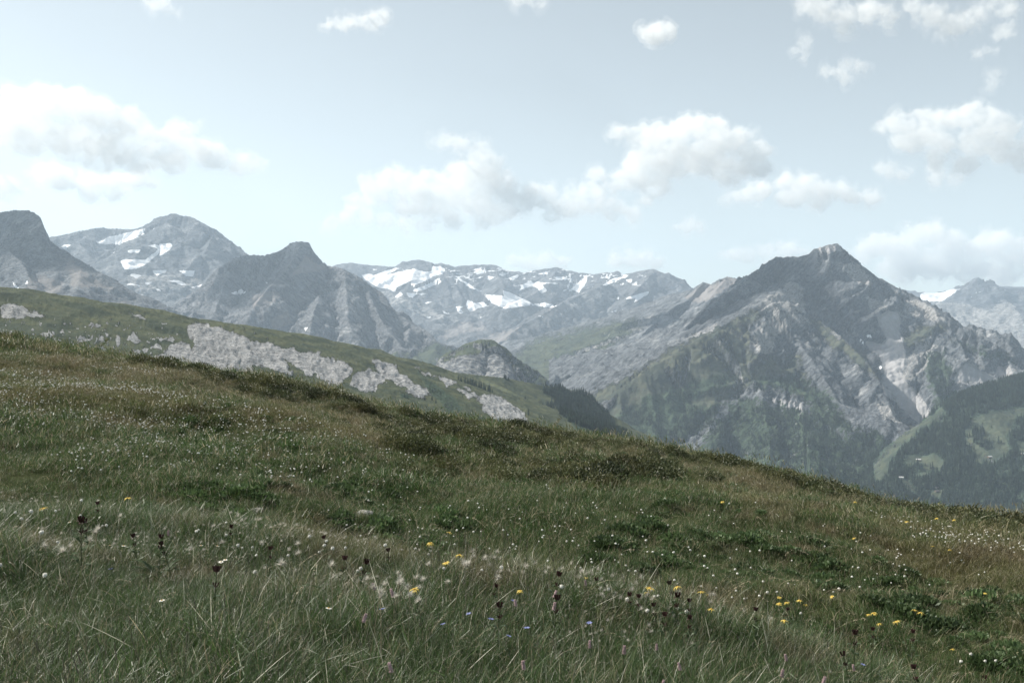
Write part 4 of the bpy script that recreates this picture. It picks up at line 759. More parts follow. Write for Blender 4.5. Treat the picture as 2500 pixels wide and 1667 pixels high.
def grass_col(t, P):
    n1 = t.noise(P, .22, 4, .6); n2 = t.noise(P, 1.3, 4, .6); n3 = t.noise(P, .6, 3, .5)
    lush = (.056, .096, .030); olive = (.112, .112, .044); dry = (.180, .148, .088); red = (.115, .075, .052)
    def spot(cx, cy, rx, ry):
        q = t.n("ShaderNodeVectorMath", _operation='LENGTH', i0=t.n("ShaderNodeVectorMath", _operation='MULTIPLY', i0=t.n("ShaderNodeVectorMath", _operation='SUBTRACT', i0=P, i1=(cx, cy, 0)).outputs[0], i1=(1/rx, 1/ry, 0)).outputs[0]).outputs['Value']
        return t.step(q, 1.2, .3)
    gr = t.math('MAXIMUM', spot(-1.2, 11.5, 4.5, 2.6), t.math('MAXIMUM', spot(-4.6, 12.5, 2.5, 2.5), spot(-.5, 4.2, 6, 1.8)))
    dr = t.math('MAXIMUM', spot(6.5, 22, 5, 4), t.math('MAXIMUM', spot(3, 23, 5, 3), spot(-8, 26, 8, 6)))
    n1 = t.math('SUBTRACT', n1, t.math('MULTIPLY', gr, .16)); n2 = t.math('ADD', n2, t.math('SUBTRACT', t.math('MULTIPLY', dr, .14), t.math('MULTIPLY', gr, .08)))
    c = t.mix(t.step(n1, .46, .62), lush, olive)
    c = t.mix(t.math('MULTIPLY', t.step(n2, .50, .68), .75), c, dry)
    c = t.mix(t.math('MULTIPLY', t.step(n3, .60, .72), .5), c, red)
    return c
t = NT("meadow soil"); P = t.n("ShaderNodeNewGeometry").outputs['Position']
c = t.mix(.65, grass_col(t, P), (.030, .024, .016)); M_soil = t.surf(c, .95, t.noise(P, 30, 4, .6), .03, .7, spec=.03)
tag(mesh_obj("meadow_ground", np.stack([GX, GY, GZ], -1).reshape(-1, 3), fc, M_soil), "near hillside meadow falling to the right", kind='structure')

def grass_mat(name, gain=1.0, straw=.78, trans=.35, spec=.42):
    t = NT(name); P = t.n("ShaderNodeNewGeometry").outputs['Position']; c = grass_col(t, P)
    a = t.n("ShaderNodeAttribute", _attribute_name="blade"); s = t.n("ShaderNodeSeparateColor", i0=a.outputs['Color'])
    r = t.n("ShaderNodeObjectInfo").outputs['Random']
    c = t.mix(t.step(s.outputs[0], straw, straw+.03), c, (.30, .26, .17))            # dead, straw coloured blades
    c = t.mix(t.step(s.outputs[0], straw+.14, straw+.16), c, (.46, .44, .36))
    k = t.math('MULTIPLY', t.math('ADD', .62, t.math('MULTIPLY', s.outputs[1], .8)), t.math('ADD', .8*gain, t.math('MULTIPLY', r, .4*gain)))
    return t.surf(t.mix(1.0, c, t.n("ShaderNodeCombineColor", i0=k, i1=k, i2=k).outputs[0], 'MULTIPLY'), .42, spec=spec, trans=trans)
M_g = grass_mat("meadow grass", gain=.95, straw=.80, spec=.38); M_g2 = grass_mat("short turf", straw=.84, spec=.25)
def blades(name, n, rad, l0, l1, w, seg=3, lean=.35, bend=.5, seed=0, mat=None):
    r = random.Random(seed); V = []; Fc = []; C = []
    for i in range(n):
        a = r.uniform(0, 6.283); d = rad*math.sqrt(r.random()); x, y = d*math.cos(a), d*math.sin(a)
        L = r.uniform(l0, l1); th = r.uniform(0, 6.283); ln = r.uniform(0, lean); bd = r.uniform(.05, bend)+ (r.random() < .12)*bend
        dx, dy = math.cos(th), math.sin(th); ww = w*r.uniform(.6, 1.3); px_, py_ = -dy*ww, dx*ww
        cr = (r.random(), r.random(), 0, 1); b = len(V); ang = ln; cx, cy, cz = x, y, -.03
        for s in range(seg+1):
            f = s/seg; k = (1-f*.85) if s < seg else 0
            if s < seg: V += [(cx-px_*k, cy-py_*k, cz), (cx+px_*k, cy+py_*k, cz)]; C += [cr, cr]
            else: V.append((cx, cy, cz)); C.append(cr)
            st = (L+.03)/seg; cx += dx*math.sin(ang)*st; cy += dy*math.sin(ang)*st; cz += math.cos(ang)*st; ang += bd*2.2/seg
        for s in range(seg-1): Fc.append((b+2*s, b+2*s+1, b+2*s+3, b+2*s+2))
        Fc.append((b+2*seg-2, b+2*seg-1, b+2*seg))
    me = bpy.data.meshes.new(name); me.from_pydata(V, [], Fc); at = me.attributes.new("blade", 'FLOAT_COLOR', 'POINT')
    at.data.foreach_set("color", np.array(C, np.float32).ravel()); me.materials.append(mat or M_g); return me
def fan(n, r0, r1, dens, half=R(33)):
    """n points spread over the ground in view between two distances, denser near"""
    rr = np.exp(rng.uniform(math.log(r0), math.log(r1), n)) if dens == 'log' else np.sqrt(rng.uniform(r0*r0, r1*r1, n))
    a = rng.uniform(-half, half, n); return rr*np.sin(a), rr*np.cos(a)
def lay(name, x, y, keep, s0, s1, meshes, label, sc=None, tl=.25):
    if sc is None: sc = 1+.55*fbm(x/1.1, y/1.1, oct=3, seed=777)+.3*fbm(x/4, y/4, oct=2, seed=778)
    x, y = x[keep], y[keep]; n = len(x); s = rng.uniform(s0, s1, n)*(1 if sc is None else sc[keep])
    return scatter(name, np.stack([x, y, G(x, y)], -1), rng.uniform(0, 6.28, n), s, meshes, label=label, tilt=rng.normal(0, tl, (n, 2)))
tallm = [blades("tall_grass", 56, .17, .06, .24, (.0011, .0022)[i % 2], 4, .7, .8, 400+i) for i in range(7)]
shortm = [blades("short_grass", 90, .17, .025, .085, .0017, 2, .9, .8, 420+i, M_g2) for i in range(6)]
midm = [blades("mid_grass", 190, .36, .03, .085, .0030, 2, .9, .8, 440+i, M_g2) for i in range(5)]
farm = [blades("far_grass", 190, .8, .06, .15, .008, 2, .8, .6, 460+i, M_g2) for i in range(4)]
x, y = fan(26000, 2.6, 10.5, 'area'); r_, u_, v_, ta, sh = zones(x, y)
lay("tall_meadow_grass", x, y, rng.random(len(x)) < ta, .75, 1.3, tallm, "tall dark green grass along the bottom of the picture", tl=.28)
x, y = fan(34000, 3.0, 17, 'area'); r_, u_, v_, ta, sh = zones(x, y)
lay("short_meadow_grass", x, y, (rng.random(len(x)) > .6*ta) & (sh < .8) & (fbm(x/.9, y/.9, oct=3, seed=350) < .42), .7, 1.3, shortm, "short cropped grass of the near slope")
x, y = fan(42000, 13, 40, 'area'); r_, u_, v_, ta, sh = zones(x, y)
lay("hillside_grass", x, y, (sh < .8) | (rng.random(len(x)) < .75), .7, 1.25, midm, "short olive grass on the upper slope")
x, y = fan(26000, 34, 85, 'area'); r_, u_, v_, ta, sh = zones(x, y)
lay("crest_grass", x, y, sh < 2, .7, 1.3, farm, "grass along the crest of the meadow")

# low shrubs
M_sh = leaf_mat("dwarf shrub leaves", (.046, .058, .024), .45, .2, .5, .3, .9, (.100, .100, .042))
def leafball(name, n, rad, h, leaf, seed, mat, up=.5):
    r = random.Random(seed); V = []; Fc = []
    for i in range(n):
        a = r.uniform(0, 6.283); q = math.sqrt(r.random()); top = h*(1-q*q*.8)*r.uniform(.35, 1.05)
        p = Vector((rad*q*math.cos(a), rad*q*math.sin(a), top))
        d = Vector((math.cos(a)*q+r.uniform(-.8, .8), math.sin(a)*q+r.uniform(-.8, .8), up+r.uniform(-.2, 1))).normalized()
        s = d.cross(Vector((r.uniform(-1, 1), r.uniform(-1, 1), r.uniform(-1, 1)))).normalized()*leaf*.32; L = leaf*r.uniform(.7, 1.3)
        b = len(V); V += [tuple(p-s*.2), tuple(p+d*L*.5-s), tuple(p+d*L), tuple(p+d*L*.5+s)]; Fc.append((b, b+1, b+2, b+3))
    me = bpy.data.meshes.new(name); me.from_pydata(V, [], Fc); me.materials.append(mat); return me
shm = [leafball("dwarf_shrub", 850, .40, .36, .042, 500+i, M_sh) for i in range(5)]
x, y = fan(24000, 14, 75, 'area'); r_, u_, v_, ta, sh = zones(x, y)
kk = rng.random(len(x)) < sh*1.1*np.clip(r_/60+.3, .3, .8)
lay("dwarf_shrub_cover", x, y, kk & (fbm(x/.8, y/.8, oct=2, seed=333) > -.12), .55, 1.35, shm, "low dark shrub thicket along the crest of the meadow", sc=.7+.5*fbm(x/2.5, y/2.5, oct=2, seed=330)+.0*r_)
# dark broad-leaved clumps scattered over the slope
M_bl = leaf_mat("broad leaves", (.055, .085, .034), .3, .3, .5, .35, .9)
blm = [leafball("leafy_clump", 260, .3, .14, .09, 520+i, M_bl, .9) for i in range(4)]
x, y = fan(5200, 4.5, 40, 'log'); r_, u_, v_, ta, sh = zones(x, y)
lay("leafy_ground_cover", x, y, (fbm(x/2.2, y/2.2, oct=2, seed=340) > .18) & (rng.random(len(x)) < .6) & (ta < .5), .25, .6, blm, "dark leafy clumps in hollows of the meadow")
# ---------------------------------------------------------------- flowers and stalks
def simple(name, col, rough=.6, trans=0.0, spec=.2):
    t = NT(name); r = t.n("ShaderNodeObjectInfo").outputs['Random']; k = t.math('ADD', .85, t.math('MULTIPLY', r, .3))
    return t.surf(t.mix(1.0, col, t.n("ShaderNodeCombineColor", i0=k, i1=k, i2=k).outputs[0], 'MULTIPLY'), rough, trans=trans, spec=spec)
M_stem = simple("flower stem", (.06, .075, .035)); M_leafs = simple("flower leaf", (.05, .075, .032), .5, .2)
M_yel = simple("yellow petal", (.66, .50, .12), .6, .15); M_yc = simple("yellow disc", (.45, .26, .04), .8)
M_pink = simple("pink floret", (.42, .30, .30), .7, .1); M_dark = simple("dark red cup", (.045, .020, .018), .6); M_dark2 = simple("brown red cup", (.12, .045, .035), .6)
M_wht = simple("white floret", (.70, .68, .62), .7, .1); M_fl = simple("pale seed hair", (.55, .52, .46), .8, .3); M_blue = simple("blue petal", (.16, .18, .34), .6, .1); M_stk = simple("dark seed spike", (.11, .10, .07), .8); M_straw = simple("straw stalk", (.26, .22, .15), .7)
class MB:
    def __init__(s): s.V = []; s.F = []
    def tube(s, pts, r, k=4, r1=None):
        b = len(s.V); n = len(pts)
        for i, p in enumerate(pts):
            q = r if r1 is None else r+(r1-r)*i/(n-1)
            for j in range(k): a = 6.283*j/k; s.V.append((p[0]+q*math.cos(a), p[1]+q*math.sin(a), p[2]))
        for i in range(n-1):
            for j in range(k): s.F.append((b+i*k+j, b+i*k+(j+1) % k, b+(i+1)*k+(j+1) % k, b+(i+1)*k+j))
        return s
    def leaf(s, p, d, up, L, w, droop=.3):
        p = Vector(p); d = Vector(d).normalized(); sd = d.cross(Vector((0, 0, 1))).normalized()*w; u = Vector((0, 0, up))
        b = len(s.V); s.V += [tuple(p), tuple(p+d*L*.4+sd+u*L*.4), tuple(p+d*L*.4-sd+u*L*.4), tuple(p+d*L*.8+sd*.7+u*L*.55-Vector((0, 0, droop*L*.3))), tuple(p+d*L*.8-sd*.7+u*L*.55-Vector((0, 0, droop*L*.3))), tuple(p+d*L+u*L*.5-Vector((0, 0, droop*L)))]
        s.F += [(b, b+1, b+2), (b+1, b+3, b+4, b+2), (b+3, b+5, b+4)]; return s
    def ball(s, c, r, rz=None, n=6, m=4):
        rz = rz or r; b = len(s.V)
        for i in range(m+1):
            t_ = math.pi*i/m
            for j in range(n): a = 6.283*j/n; s.V.append((c[0]+r*math.sin(t_)*math.cos(a), c[1]+r*math.sin(t_)*math.sin(a), c[2]+rz*math.cos(t_)))
        for i in range(m):
            for j in range(n): s.F.append((b+i*n+j, b+(i+1)*n+j, b+(i+1)*n+(j+1) % n, b+i*n+(j+1) % n))
        return s
    def mesh(s, name, mat):
        me = bpy.data.meshes.new(name); me.from_pydata(s.V, [], s.F); me.materials.append(mat); return me
def place(u, v, h):
    r = np.geomspace(2.6, 90, 700); dx = (u-CU)/F; y = r; x = y*dx; zr = -(v-CV)/F*y
    g = G(x, y); k = np.nonzero(zr-g <= h)[0]; i = int(k[0]) if len(k) else 400
    return float(x[i]), float(y[i]), float(g[i])
def flower(name, parts, u, v, h, label, cat, group, scale=1.0, rz=None, tilt=.28):
    """parts: list of (part name, mesh, z of the part, list of sub-parts)"""
    x, y, z = place(u, v, h*scale); o = empty(name, (x, y, z-.01), random.uniform(0, 6.28) if rz is None else rz)
    o.rotation_euler[0] = random.uniform(-tilt, tilt); o.rotation_euler[1] = random.uniform(-tilt, tilt); o.scale = (scale,)*3
    tag(o, label, cat, group)
    for nm, me, sub in parts:
        p = link(bpy.data.objects.new(nm, me), o)
        for n2, m2 in sub: link(bpy.data.objects.new(n2, m2), p)
    return o
def bend(h, dx, n=5): return [(dx*(i/(n-1))**2, 0, h*i/(n-1)) for i in range(n)]
R_ = random.Random(11)
def yellow(h=.28, rad=.030):
    st = MB().tube(bend(h, .01), .0016); hd = MB(); lf = MB()
    for k in range(13):
        a = 6.283*k/13+R_.uniform(-.12, .12); hd.leaf((.01, 0, h), (math.cos(a), math.sin(a), 0), R_.uniform(-.1, .5), rad*R_.uniform(.8, 1.15), .0042, R_.uniform(.1, .9))
    lf = []
    for k in range(3): a = 2.1*k; lf.append(MB().leaf((0, 0, h*(.2+.15*k)), (math.cos(a), math.sin(a), 0), .6, .06, .007).mesh('yellow_leaf', M_leafs))
    ds = MB().ball((.01, 0, h+.002), .009, .005, 8, 4)
    return [("stem", st.mesh("yellow_stem", M_stem), []), *[("leaf", q, []) for q in lf], ("flower_head", hd.mesh("yellow_petals", M_yel), [("disc", ds.mesh("yellow_disc", M_yc))])]
def pink(h=.27):
    st = MB().tube(bend(h, .012), .0016); sp = MB()
    for k in range(70):
        f = k/70; a = k*2.4; r = .0052*(1-f*.35)*R_.uniform(.5, 1.3)+.001; sp.ball((.012+r*math.cos(a), r*math.sin(a), h-.005+f*.036), R_.uniform(.0018, .0032), .0034, 5, 3)
    lf = [MB().leaf((0, 0, .05), (1, .2, 0), .9, .09, .010).mesh('pink_leaf', M_leafs), MB().leaf((0, 0, .1), (-1, .5, 0), .9, .07, .008).mesh('pink_leaf', M_leafs)]
    return [("stem", st.mesh("pink_stem", M_stem), []), *[("leaf", q, []) for q in lf], ("flower_spike", sp.mesh("pink_spike", M_pink), [])]
def darkf(h=.34, red=False):
    st = MB().tube(bend(h, .01), .003, 5, .0022); lf = []; c1 = MB(); c2 = MB()
    for k, z in enumerate((.06, .13, .2, .25)):
        for q in (0, 3.14): a = q+k*1.57; lf.append(MB().leaf((0, 0, z), (math.cos(a), math.sin(a), 0), 1.0, .075*(1-k*.12), .011, .3).mesh('dark_leaf', M_leafs))
    def whorl(m, z, n, s):
        for k in range(n):
            a = 6.283*k/n+R_.uniform(-.3, .3); d = R_.uniform(.006, .011)*s; b = (.01+d*math.cos(a), d*math.sin(a), z)
            m.tube([b, (b[0]+.004*math.cos(a), b[1]+.004*math.sin(a), z+.012*s), (b[0]+.008*math.cos(a), b[1]+.008*math.sin(a), z+.030*s)], .0035*s, 5, .0065*s)
        for k in range(4): a = 1.57*k+.4; m.leaf((.01, 0, z-.004), (math.cos(a), math.sin(a), 0), .5, .035*s, .007*s, .2)
    whorl(c1, h-.012, 7, .82); whorl(c2, h-.075, 4, .6)
    mt = M_dark2 if red else M_dark
    return [("stem", st.mesh("dark_stem", M_stem), []), *[("leaf", q, []) for q in lf], ("flower_head", c1.mesh("dark_cups", mt), []), ("flower_head", c2.mesh("dark_cups_low", mt), [])]
def daisy(h=.2, rad=.013):
    st = MB().tube(bend(h, .01), .0012); hd = MB()
    for k in range(11): a = 6.283*k/11; hd.leaf((.01, 0, h), (math.cos(a), math.sin(a), 0), .15, rad, .0032, .1)
    return [("stem", st.mesh("white_stem", M_stem), []), ("flower_head", hd.mesh("white_petals", M_wht), [("disc", MB().ball((.01, 0, h+.001), .0045, .003).mesh("white_disc", M_yc))])]
def globe(h=.2, rad=.012):
    st = MB().tube(bend(h, .01), .0011); hd = MB().ball((.01, 0, h), rad*.85, rad*.62, 7, 5)
    for k in range(40):
        d = Vector((R_.gauss(0, 1), R_.gauss(0, 1), R_.gauss(0, 1))).normalized(); hd.leaf((.01, 0, h), tuple(d), 0, rad*1.1, .0016, 0)
    return [("stem", st.mesh("globe_stem", M_stem), []), ("flower_head", hd.mesh("globe_head", M_wht), [])]
def fluff(h=.26):
    st = MB().tube(bend(h, .02), .0011); hd = MB()
    for k in range(90):
        a = R_.uniform(0, 6.283); e = R_.uniform(-.2, 1.3); d = Vector((math.cos(a)*math.cos(e), math.sin(a)*math.cos(e), math.sin(e))); p = Vector((.02, 0, h)); w = Vector((-d.y, d.x, 0)).normalized()*.0007; L = R_.uniform(.018, .034)
        b = len(hd.V); hd.V += [tuple(p-w), tuple(p+w), tuple(p+d*L)]; hd.F.append((b, b+1, b+2))
    return [("stem", st.mesh("fluff_stem", M_straw), []), ("seed_head", hd.mesh("fluff_head", M_fl), [])]
def bluef(h=.2):
    st = MB().tube(bend(h, .01), .001); hd = MB()
    for k in range(6): a = 1.05*k; hd.leaf((.01, 0, h), (math.cos(a), math.sin(a), 0), .7, .014, .0045, .1)
    return [("stem", st.mesh("blue_stem", M_stem), []), ("flower_head", hd.mesh("blue_petals", M_blue), [])]

c5 = lambda x, y: (x*.3297, 1150+y*.3297); c6 = lambda x, y: (640+x*.3297, 1150+y*.3297); c7 = lambda x, y: (1280+x*.3297, 1150+y*.3297); c8 = lambda x, y: (1860+x*.3297, 1150+y*.3297)
ORD = ["first", "second", "third", "fourth", "fifth", "sixth", "seventh", "eighth", "ninth", "tenth", "eleventh", "twelfth", "thirteenth", "fourteenth", "fifteenth", "sixteenth", "seventeenth", "eighteenth", "nineteenth", "twentieth"]
def nth(i, n):
    j = n-1-i
    if i == 0: return "leftmost of all"
    if j == 0: return "rightmost of all"
    f = lambda k: ORD[k] if k < 20 else "twenty-"+ORD[k-20]
    return f(i)+" from the left" if i <= j else f(j)+" from the right"
def batch(name, pts, maker, h, desc, cat, group, s0=.9, s1=1.15, variants=3, k=1.0):
    vs = [maker() for _ in range(variants)]; pts = sorted(pts, key=lambda p: p[0]); n = len(pts)
    for i, p in enumerate(pts):
        part = "left" if p[0] < 830 else "middle" if p[0] < 1660 else "right"
        s = (p[2]*k if len(p) > 2 else R_.uniform(s0, s1))
        where = part+" third of the meadow"
        flower(name, vs[i % variants], p[0], p[1], h, "%s, %s, %s" % (desc, where, nth(i, n)), cat, group, s)
Yp = [(*c8(1110, 1105), 1.5), (*c8(1105, 1038), 1.15), (*c8(1165, 1050), 1.2), (*c8(905, 1130), 1.0), (*c8(870, 1043), 1.15), (*c8(820, 1058), 1.0), (*c8(550, 918),), (*c8(290, 958),), (*c8(284, 984),), (*c8(150, 960),), (*c8(222, 963),), (*c8(100, 905),), (*c8(148, 1103), 1.0), (*c8(1470, 1328), .9), (*c8(1655, 890), .8), (*c8(1920, 1437), .9), (*c8(740, 488),), (*c8(1330, 345), 1.3), (*c8(1460, 350), 1.2), (*c8(1100, 375), 1.2), (*c8(1400, 590), 1.1), (*c8(1290, 560), 1.0), (*c8(660, 220), 1.2),
      (*c7(515, 778),), (*c7(855, 846), 1.25), (*c7(1215, 850), 1.15), (*c7(1385, 915), .8), (*c7(905, 885), .8), (*c7(1298, 888), 1.0), (*c7(1365, 1015), .9), (*c7(1500, 215), 1.1),
      (*c6(1330, 450), 1.2), (*c6(1232, 497), 1.1), (*c6(1415, 625), 1.25), (*c6(1442, 647), 1.1), (*c6(1215, 845), 1.2), (*c6(1915, 860), .8), (*c5(390, 260), 1.1), (*c5(955, 195), 1.0)]
batch("yellow_flower", Yp, yellow, .28, "ragged yellow flower", "flower", "yellow flowers of the meadow", variants=4, s0=.75, s1=1.0, k=.9)
Pp = [c7(997, 1235), c7(467, 1247), c7(718, 1200), c7(1262, 1395), c7(965, 1470), c7(1800, 1385), c7(1260, 1555), c7(280, 875), c7(85, 845), c7(500, 790), c7(140, 930), c7(35, 1375), c8(245, 1335), c8(345, 1475), c8(730, 1415), c6(900, 800), c6(1070, 820), c6(1060, 1395), c6(1932, 930), c6(605, 1000), c5(795, 1490), c5(1230, 410)]
batch("pink_flower_spike", Pp, pink, .31, "pink flower spike", "flower", "pink flower spikes in the tall grass", .85, 1.15)
Dp = [c7(165, 730), c7(585, 790), c7(200, 940), c7(785, 880), c7(1005, 985), c7(1025, 1045), c7(1100, 860), c7(1160, 820), c7(1210, 960), c7(1690, 1020), c7(835, 915), c7(1220, 1060), c6(515, 470), c6(575, 635), c6(670, 630), c6(955, 565), c6(60, 560), c6(1640, 810), c6(1745, 970), c5(605, 280), c5(740, 235), c5(670, 340), c5(35, 140), c5(1165, 480), c5(1040, 450), c5(1305, 505), c5(1685, 390), c5(1570, 725), c8(680, 1170), c8(1110, 1170), c8(1215, 1455), c8(1710, 1495), c8(690, 1330), c8(150, 1005), c8(830, 1160)]
batch("dark_flower_stem", Dp, darkf, .34, "dark red-brown whorled flower", "flower", "dark flower stems of the meadow", .75, 1.1, 4)
Bp = [c6(1625, 1085), c6(1415, 1130), c6(1805, 1070), c6(1700, 1195), c6(1620, 1020), c6(1790, 940), c5(915, 705), c8(660, 1405), c7(520, 1095), c7(20, 1165), c6(940, 1020)]
batch("blue_flower", Bp, bluef, .2, "small pale blue flower", "flower", "small blue flowers in the tall grass", 1.0, 1.3)
Fp = [c6(830, 800), c6(870, 780), c6(930, 770), c6(970, 790), c6(1040, 765), c6(1000, 810), c6(1140, 780), c6(1160, 800), c6(960, 900), c6(880, 915), c6(780, 855), c6(1060, 860), c6(1265, 650), c6(1380, 660), c6(1510, 640), c6(1550, 665), c6(225, 570), c6(340, 520), c6(370, 560), c6(545, 680), c6(90, 620), c6(1770, 740), c6(1210, 885), c5(830, 320), c5(690, 430), c5(740, 430), c5(600, 550), c5(570, 445), c5(450, 540), c5(400, 500), c5(640, 420), c5(1570, 480), c5(1400, 545), c5(1850, 485), c6(1250, 765), c6(1470, 760)]
batch("fluffy_seed_head", Fp, fluff, .27, "pale feathery seed head", "seed head", "feathery seed heads above the tall grass", 1.0, 1.5, 4)
# white heads: the largest 290 as plants of their own, the many small ones beyond as one mass
rw = random.Random(5); wp = [c5(1250, 925), c5(1650, 620), c5(1655, 630), c5(1545, 550), c5(1480, 550), c5(150, 345), c5(110, 308), c5(280, 285), c5(265, 430), c5(570, 365), c5(795, 390), c5(895, 545), c5(820, 540), c5(1755, 520), c5(445, 715), c5(15, 655), c6(465, 540), c6(890, 530), c6(1780, 708), c6(410, 998), c6(330, 460), c6(565, 565), c6(590, 560), c6(1320, 720), c6(770, 735), c6(1435, 540), c6(720, 715), c6(20, 720), c7(740, 930), c7(925, 925), c7(970, 880), c7(955, 1015), c7(950, 905), c7(250, 820), c7(1740, 875), c7(880, 850), c7(1240, 1025), c7(455, 825), c7(700, 860), c7(1130, 1005), c8(1690, 1380), c8(1655, 1400), c8(1410, 1380), c8(1560, 1350), c8(335, 1050)]
while len(wp) < 290:
    u = rw.uniform(0, 2500); k = rw.random()
    if k < .55: u = rw.uniform(0, 900); v = rw.gauss(1020+u*.07, 32)
    elif k < .82: u = rw.uniform(1350, 2500); v = rw.gauss(1330+(u-2000)*.09, 55)
    elif k < .9: u = rw.uniform(0, 900); v = rw.uniform(1230, 1380)
    else: u = rw.uniform(500, 1500); v = rw.uniform(1230, 1420)
    wp.append((u, v))
dv = [daisy() for _ in range(3)]; gv = [globe() for _ in range(3)]
DI = (0, 1, 2, 3, 4, 9, 11, 12, 19, 24); near = sorted([(u, v, i in DI) for i, (u, v) in enumerate(wp[:45])])
for sel, ds, gr, vs in ((True, "flat white daisy in the near grass", "white daisies of the near meadow", dv), (False, "round white flower head above the near grass", "round white heads in the near grass", gv)):
    L_ = [q for q in near if q[2] == sel]
    for i, (u, v, _) in enumerate(L_): flower("white_flower", vs[i % 3], u, v, .2, ds+", "+nth(i, len(L_)), "flower", gr, R_.uniform(.95, 1.25))
for i, (u, v) in enumerate(wp[45:]):
    zone = "upper left slope" if (u < 1250 and v < 1190) else "right slope" if u > 1350 else "flat turf left of the middle"
    flower("white_flower", gv[i % 3], u, v, .13, "small round white flower head, one of many on the "+zone, "flower", "small white heads on the "+zone, R_.uniform(.65, 1.05))
def wmesh(i): return MB().tube([(0, 0, 0), (0, 0, .10)], .0012, 3).mesh("w", M_stem)
gm_ = []
for i in range(3):
    m = MB().ball((0, 0, .13), .0125, .010, 6, 4)
    me = m.mesh("white_head_%d" % i, M_wht); gm_.append(me)
n = 130000; x, y = fan(n, 7, 62, 'area'); r_, u_, v_, ta, sh = zones(x, y)
fld = fbm(x/3.5, y/3.0, oct=4, seed=601); 
dens = sstep(.05, .32, fld)*(.15+.85*sstep(900, 300, u_)*sstep(870, 960, v_)*sstep(1180, 1060, v_)+.45*sstep(1500, 1900, u_)+.22)
keep = (rng.random(n) < dens*.9) & (ta < .3) & (sh < .4)
scatter("small_white_flowers", np.stack([x, y, G(x, y)], -1)[keep], rng.uniform(0, 6.28, keep.sum()), rng.uniform(.55, 1.1, keep.sum())*(.85+.016*r_[keep]), gm_, label="thousands of tiny white flower heads over the slope", tilt=rng.normal(0, .2, (keep.sum(), 2)))
# timothy-like spikes, straw stalks and bent dry blades
sk = []
for i in range(5):
    h = R_.uniform(.24, .36); m = MB().tube(bend(h, R_.uniform(.01, .07), 6), .0009, 3); e = m.V[-1]; me = m.mesh("spike_stalk", M_stk)
    q = MB().tube(bend(h, .03, 6), .0009, 3); q.tube([(.03, 0, h-.01), (.033, 0, h+.005), (.038, 0, h+.03), (.041, 0, h+.042)], .0020, 5, .0014); sk.append(q.mesh("dark_spike_%d" % i, M_stk))
st_ = []
for i in range(5):
    L = R_.uniform(.22, .38); pts = []; a = R_.uniform(.1, .5); px0 = z0 = 0.0
    for k in range(9): pts.append((px0, 0, z0)); px0 += math.sin(a)*L/8; z0 += math.cos(a)*L/8; a += R_.uniform(.12, .32)
    q = MB().tube(pts, .0011, 3, .0006)
    for k in range(10): p = pts[-1-(k // 4)]; q.leaf((p[0]+R_.uniform(-.008, .008), R_.uniform(-.004, .004), p[2]), (R_.uniform(-1, 1), R_.uniform(-1, 1), 0), R_.uniform(-.6, .6), .014, .0016)
    st_.append(q.mesh("straw_stalk_%d" % i, M_straw))
x, y = fan(9000, 2.8, 10, 'area'); r_, u_, v_, ta, sh = zones(x, y); cl = fbm(x/.9, y/.9, oct=2, seed=610)
lay("dark_seed_spikes", x, y, (rng.random(len(x)) < .55*ta) & (cl > -.05), .6, .95, sk, "thin stalks with dark cylindrical seed spikes in the tall grass", tl=.16)
x, y = fan(12000, 2.8, 13, 'area'); r_, u_, v_, ta, sh = zones(x, y); cl = fbm(x/.8, y/.8, oct=3, seed=612)
lay("dry_grass_stalks", x, y, (rng.random(len(x)) < .7*np.maximum(ta, .35)) & (cl > .02), .6, 1.2, st_, "straw coloured bent grass stalks with loose seed heads", tl=.3)
x, y = fan(9000, 5, 10.5, 'area'); r_, u_, v_, ta, sh = zones(x, y); cl = fbm(x/.7, y/.5, oct=3, seed=615); rt_ = np.interp(np.arctan2(x, y), [R(-27), R(27)], [8.3, 5.8])
fm_ = [[p for p in fluff(.22)][1][1] for _ in range(4)]
lay("pale_seed_fluff", x, y, (np.abs(r_-rt_+.6) < .9) & (cl > .02) & (rng.random(len(x)) < .5*sstep(2100, 900, u_)+.08), .5, 1.0, fm_, "drifts of pale fluffy seed heads where the tall grass ends", tl=.2)
# a few pale stones in the turf
def stone(u, v, s, label, seed):
    r = random.Random(seed); x, y, z = place(u, v, .02); bm = bmesh.new(); bmesh.ops.create_icosphere(bm, subdivisions=3, radius=s)
    for w in bm.verts:
        k = 1+.35*float(vnoise(np.array([w.co.x/s*1.6+seed]), np.array([w.co.y/s*1.6]), np.array([w.co.z/s*1.6]), seed)[0])+.1*float(vnoise(np.array([w.co.x/s*5]), np.array([w.co.y/s*5]), np.array([w.co.z/s*5]), seed+1)[0]); w.co = Vector((w.co.x*k*1.3, w.co.y*k, w.co.z*k*.6))
    me = bpy.data.meshes.new("pale_stone"); bm.to_mesh(me); bm.free(); me.materials.append(M_stone); o = link(bpy.data.objects.new("pale_stone", me)); o.location = (x, y, z+s*.2)
    tag(o, label, "stone", "stones in the turf")
t = NT("lichened stone"); P = t.n("ShaderNodeNewGeometry").outputs['Position']; M_stone = t.surf(t.mix(t.step(t.noise(P, 40, 5), .4, .6), (.20, .19, .17), (.34, .33, .31)), .9, t.noise(P, 60, 5), .01, .8)
stone(*c6(740, 325), .09, "pale stone lying in short turf near the left middle of the slope", 3)
stone(*c7(915, 738), .06, "small pale stone in the turf right of the middle", 4)
stone(*c5(1900, 290), .05, "little pale stone left of the larger pale stone", 5)
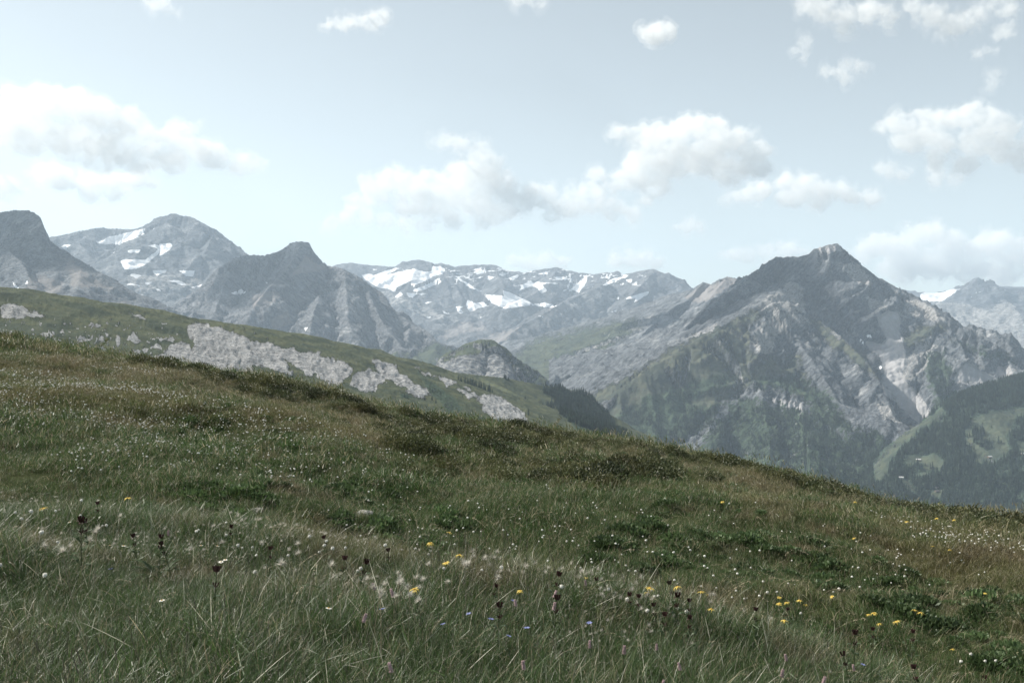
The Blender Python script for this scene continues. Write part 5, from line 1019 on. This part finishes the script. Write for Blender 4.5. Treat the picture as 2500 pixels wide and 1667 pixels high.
# broad-leaved rosette with the dark stems, lower left, and other leafy plants
def rosette(u, v, n, L, w, label, seed):
    r = random.Random(seed); x, y, z = place(u, v, .0); o = empty("leafy_plant", (x, y, z)); tag(o, label, "plant", "broad-leaved plants")
    for k in range(n):
        a = r.uniform(0, 6.283); m = MB(); d = Vector((math.cos(a), math.sin(a), 0)); s = Vector((-d.y, d.x, 0)); LL = L*r.uniform(.6, 1.15); e = r.uniform(.5, 1.25); p = d*.01; b = []
        for q in range(6):
            f = q/5; ww = w*math.sin(math.pi*min(.08+f*.92, 1))*1.0+.001; m.V += [tuple(p-s*ww+Vector((0, 0, ww*.4))), tuple(p), tuple(p+s*ww+Vector((0, 0, ww*.4)))]
            p = p+(d*math.cos(e)+Vector((0, 0, math.sin(e))))*LL/5; e -= r.uniform(.12, .35)
        for q in range(5):
            for c in (0, 1): i0 = q*3+c; m.F.append((i0, i0+1, i0+4, i0+3))
        link(bpy.data.objects.new("leaf", m.mesh("broad_leaf", M_leafs)), o)
for i, (q, n, L, w, lb) in enumerate([(c5(1180, 830), 16, .26, .016, "large leafy plant with long upright leaves under the dark stems, lower left"), (c5(1540, 150), 10, .12, .02, "dark leafy plant in the green hollow above the lower left corner"), (c5(1760, 150), 9, .12, .02, "dark leafy plant just right of the hollow plant"), (c7(860, 100), 10, .16, .022, "bluish leafy plant high on the slope right of the middle"), (c7(300, 1100), 8, .16, .018, "pale broad-leaved plant in the tall grass near bottom middle"), (c6(1260, 400), 9, .12, .015, "leafy tuft on the turf above the yellow flower pair"), (c6(1530, 450), 11, .14, .016, "spiky leafy tuft right of the yellow flower pair"), (c7(1000, 330), 9, .18, .014, "bright green leafy clump on the slope right of the middle"), (c7(1480, 300), 9, .18, .016, "pale green leafy clump below the dry grass on the right slope"), (c8(760, 440), 12, .16, .02, "dark tall-leaved clump on the right slope below the skyline")]):
    rosette(*q, n, L, w, lb, 700+i)
# ---------------------------------------------------------------- the air between here and the far peaks
def box(name, x0, x1, y0, y1, z0, z1, mat):
    v = [(x, y, z) for x in (x0, x1) for y in (y0, y1) for z in (z0, z1)]
    f = [(0, 1, 3, 2), (4, 6, 7, 5), (0, 4, 5, 1), (2, 3, 7, 6), (0, 2, 6, 4), (1, 5, 7, 3)]
    return mesh_obj(name, v, f, mat, smooth=False)
hm = bpy.data.materials.new("haze air"); hm.use_nodes = True; ht = hm.node_tree; ht.nodes.clear()
ho = ht.nodes.new("ShaderNodeOutputMaterial"); pv = ht.nodes.new("ShaderNodeVolumePrincipled")
pv.inputs['Color'].default_value = (.68, .83, 1.0, 1); pv.inputs['Density'].default_value = 5.7e-5; pv.inputs['Anisotropy'].default_value = 0.1
ht.links.new(pv.outputs[0], ho.inputs['Volume'])
tag(box("haze", -15800, 15800, -15800, 15800, -820, 1420, hm), kind='stuff')
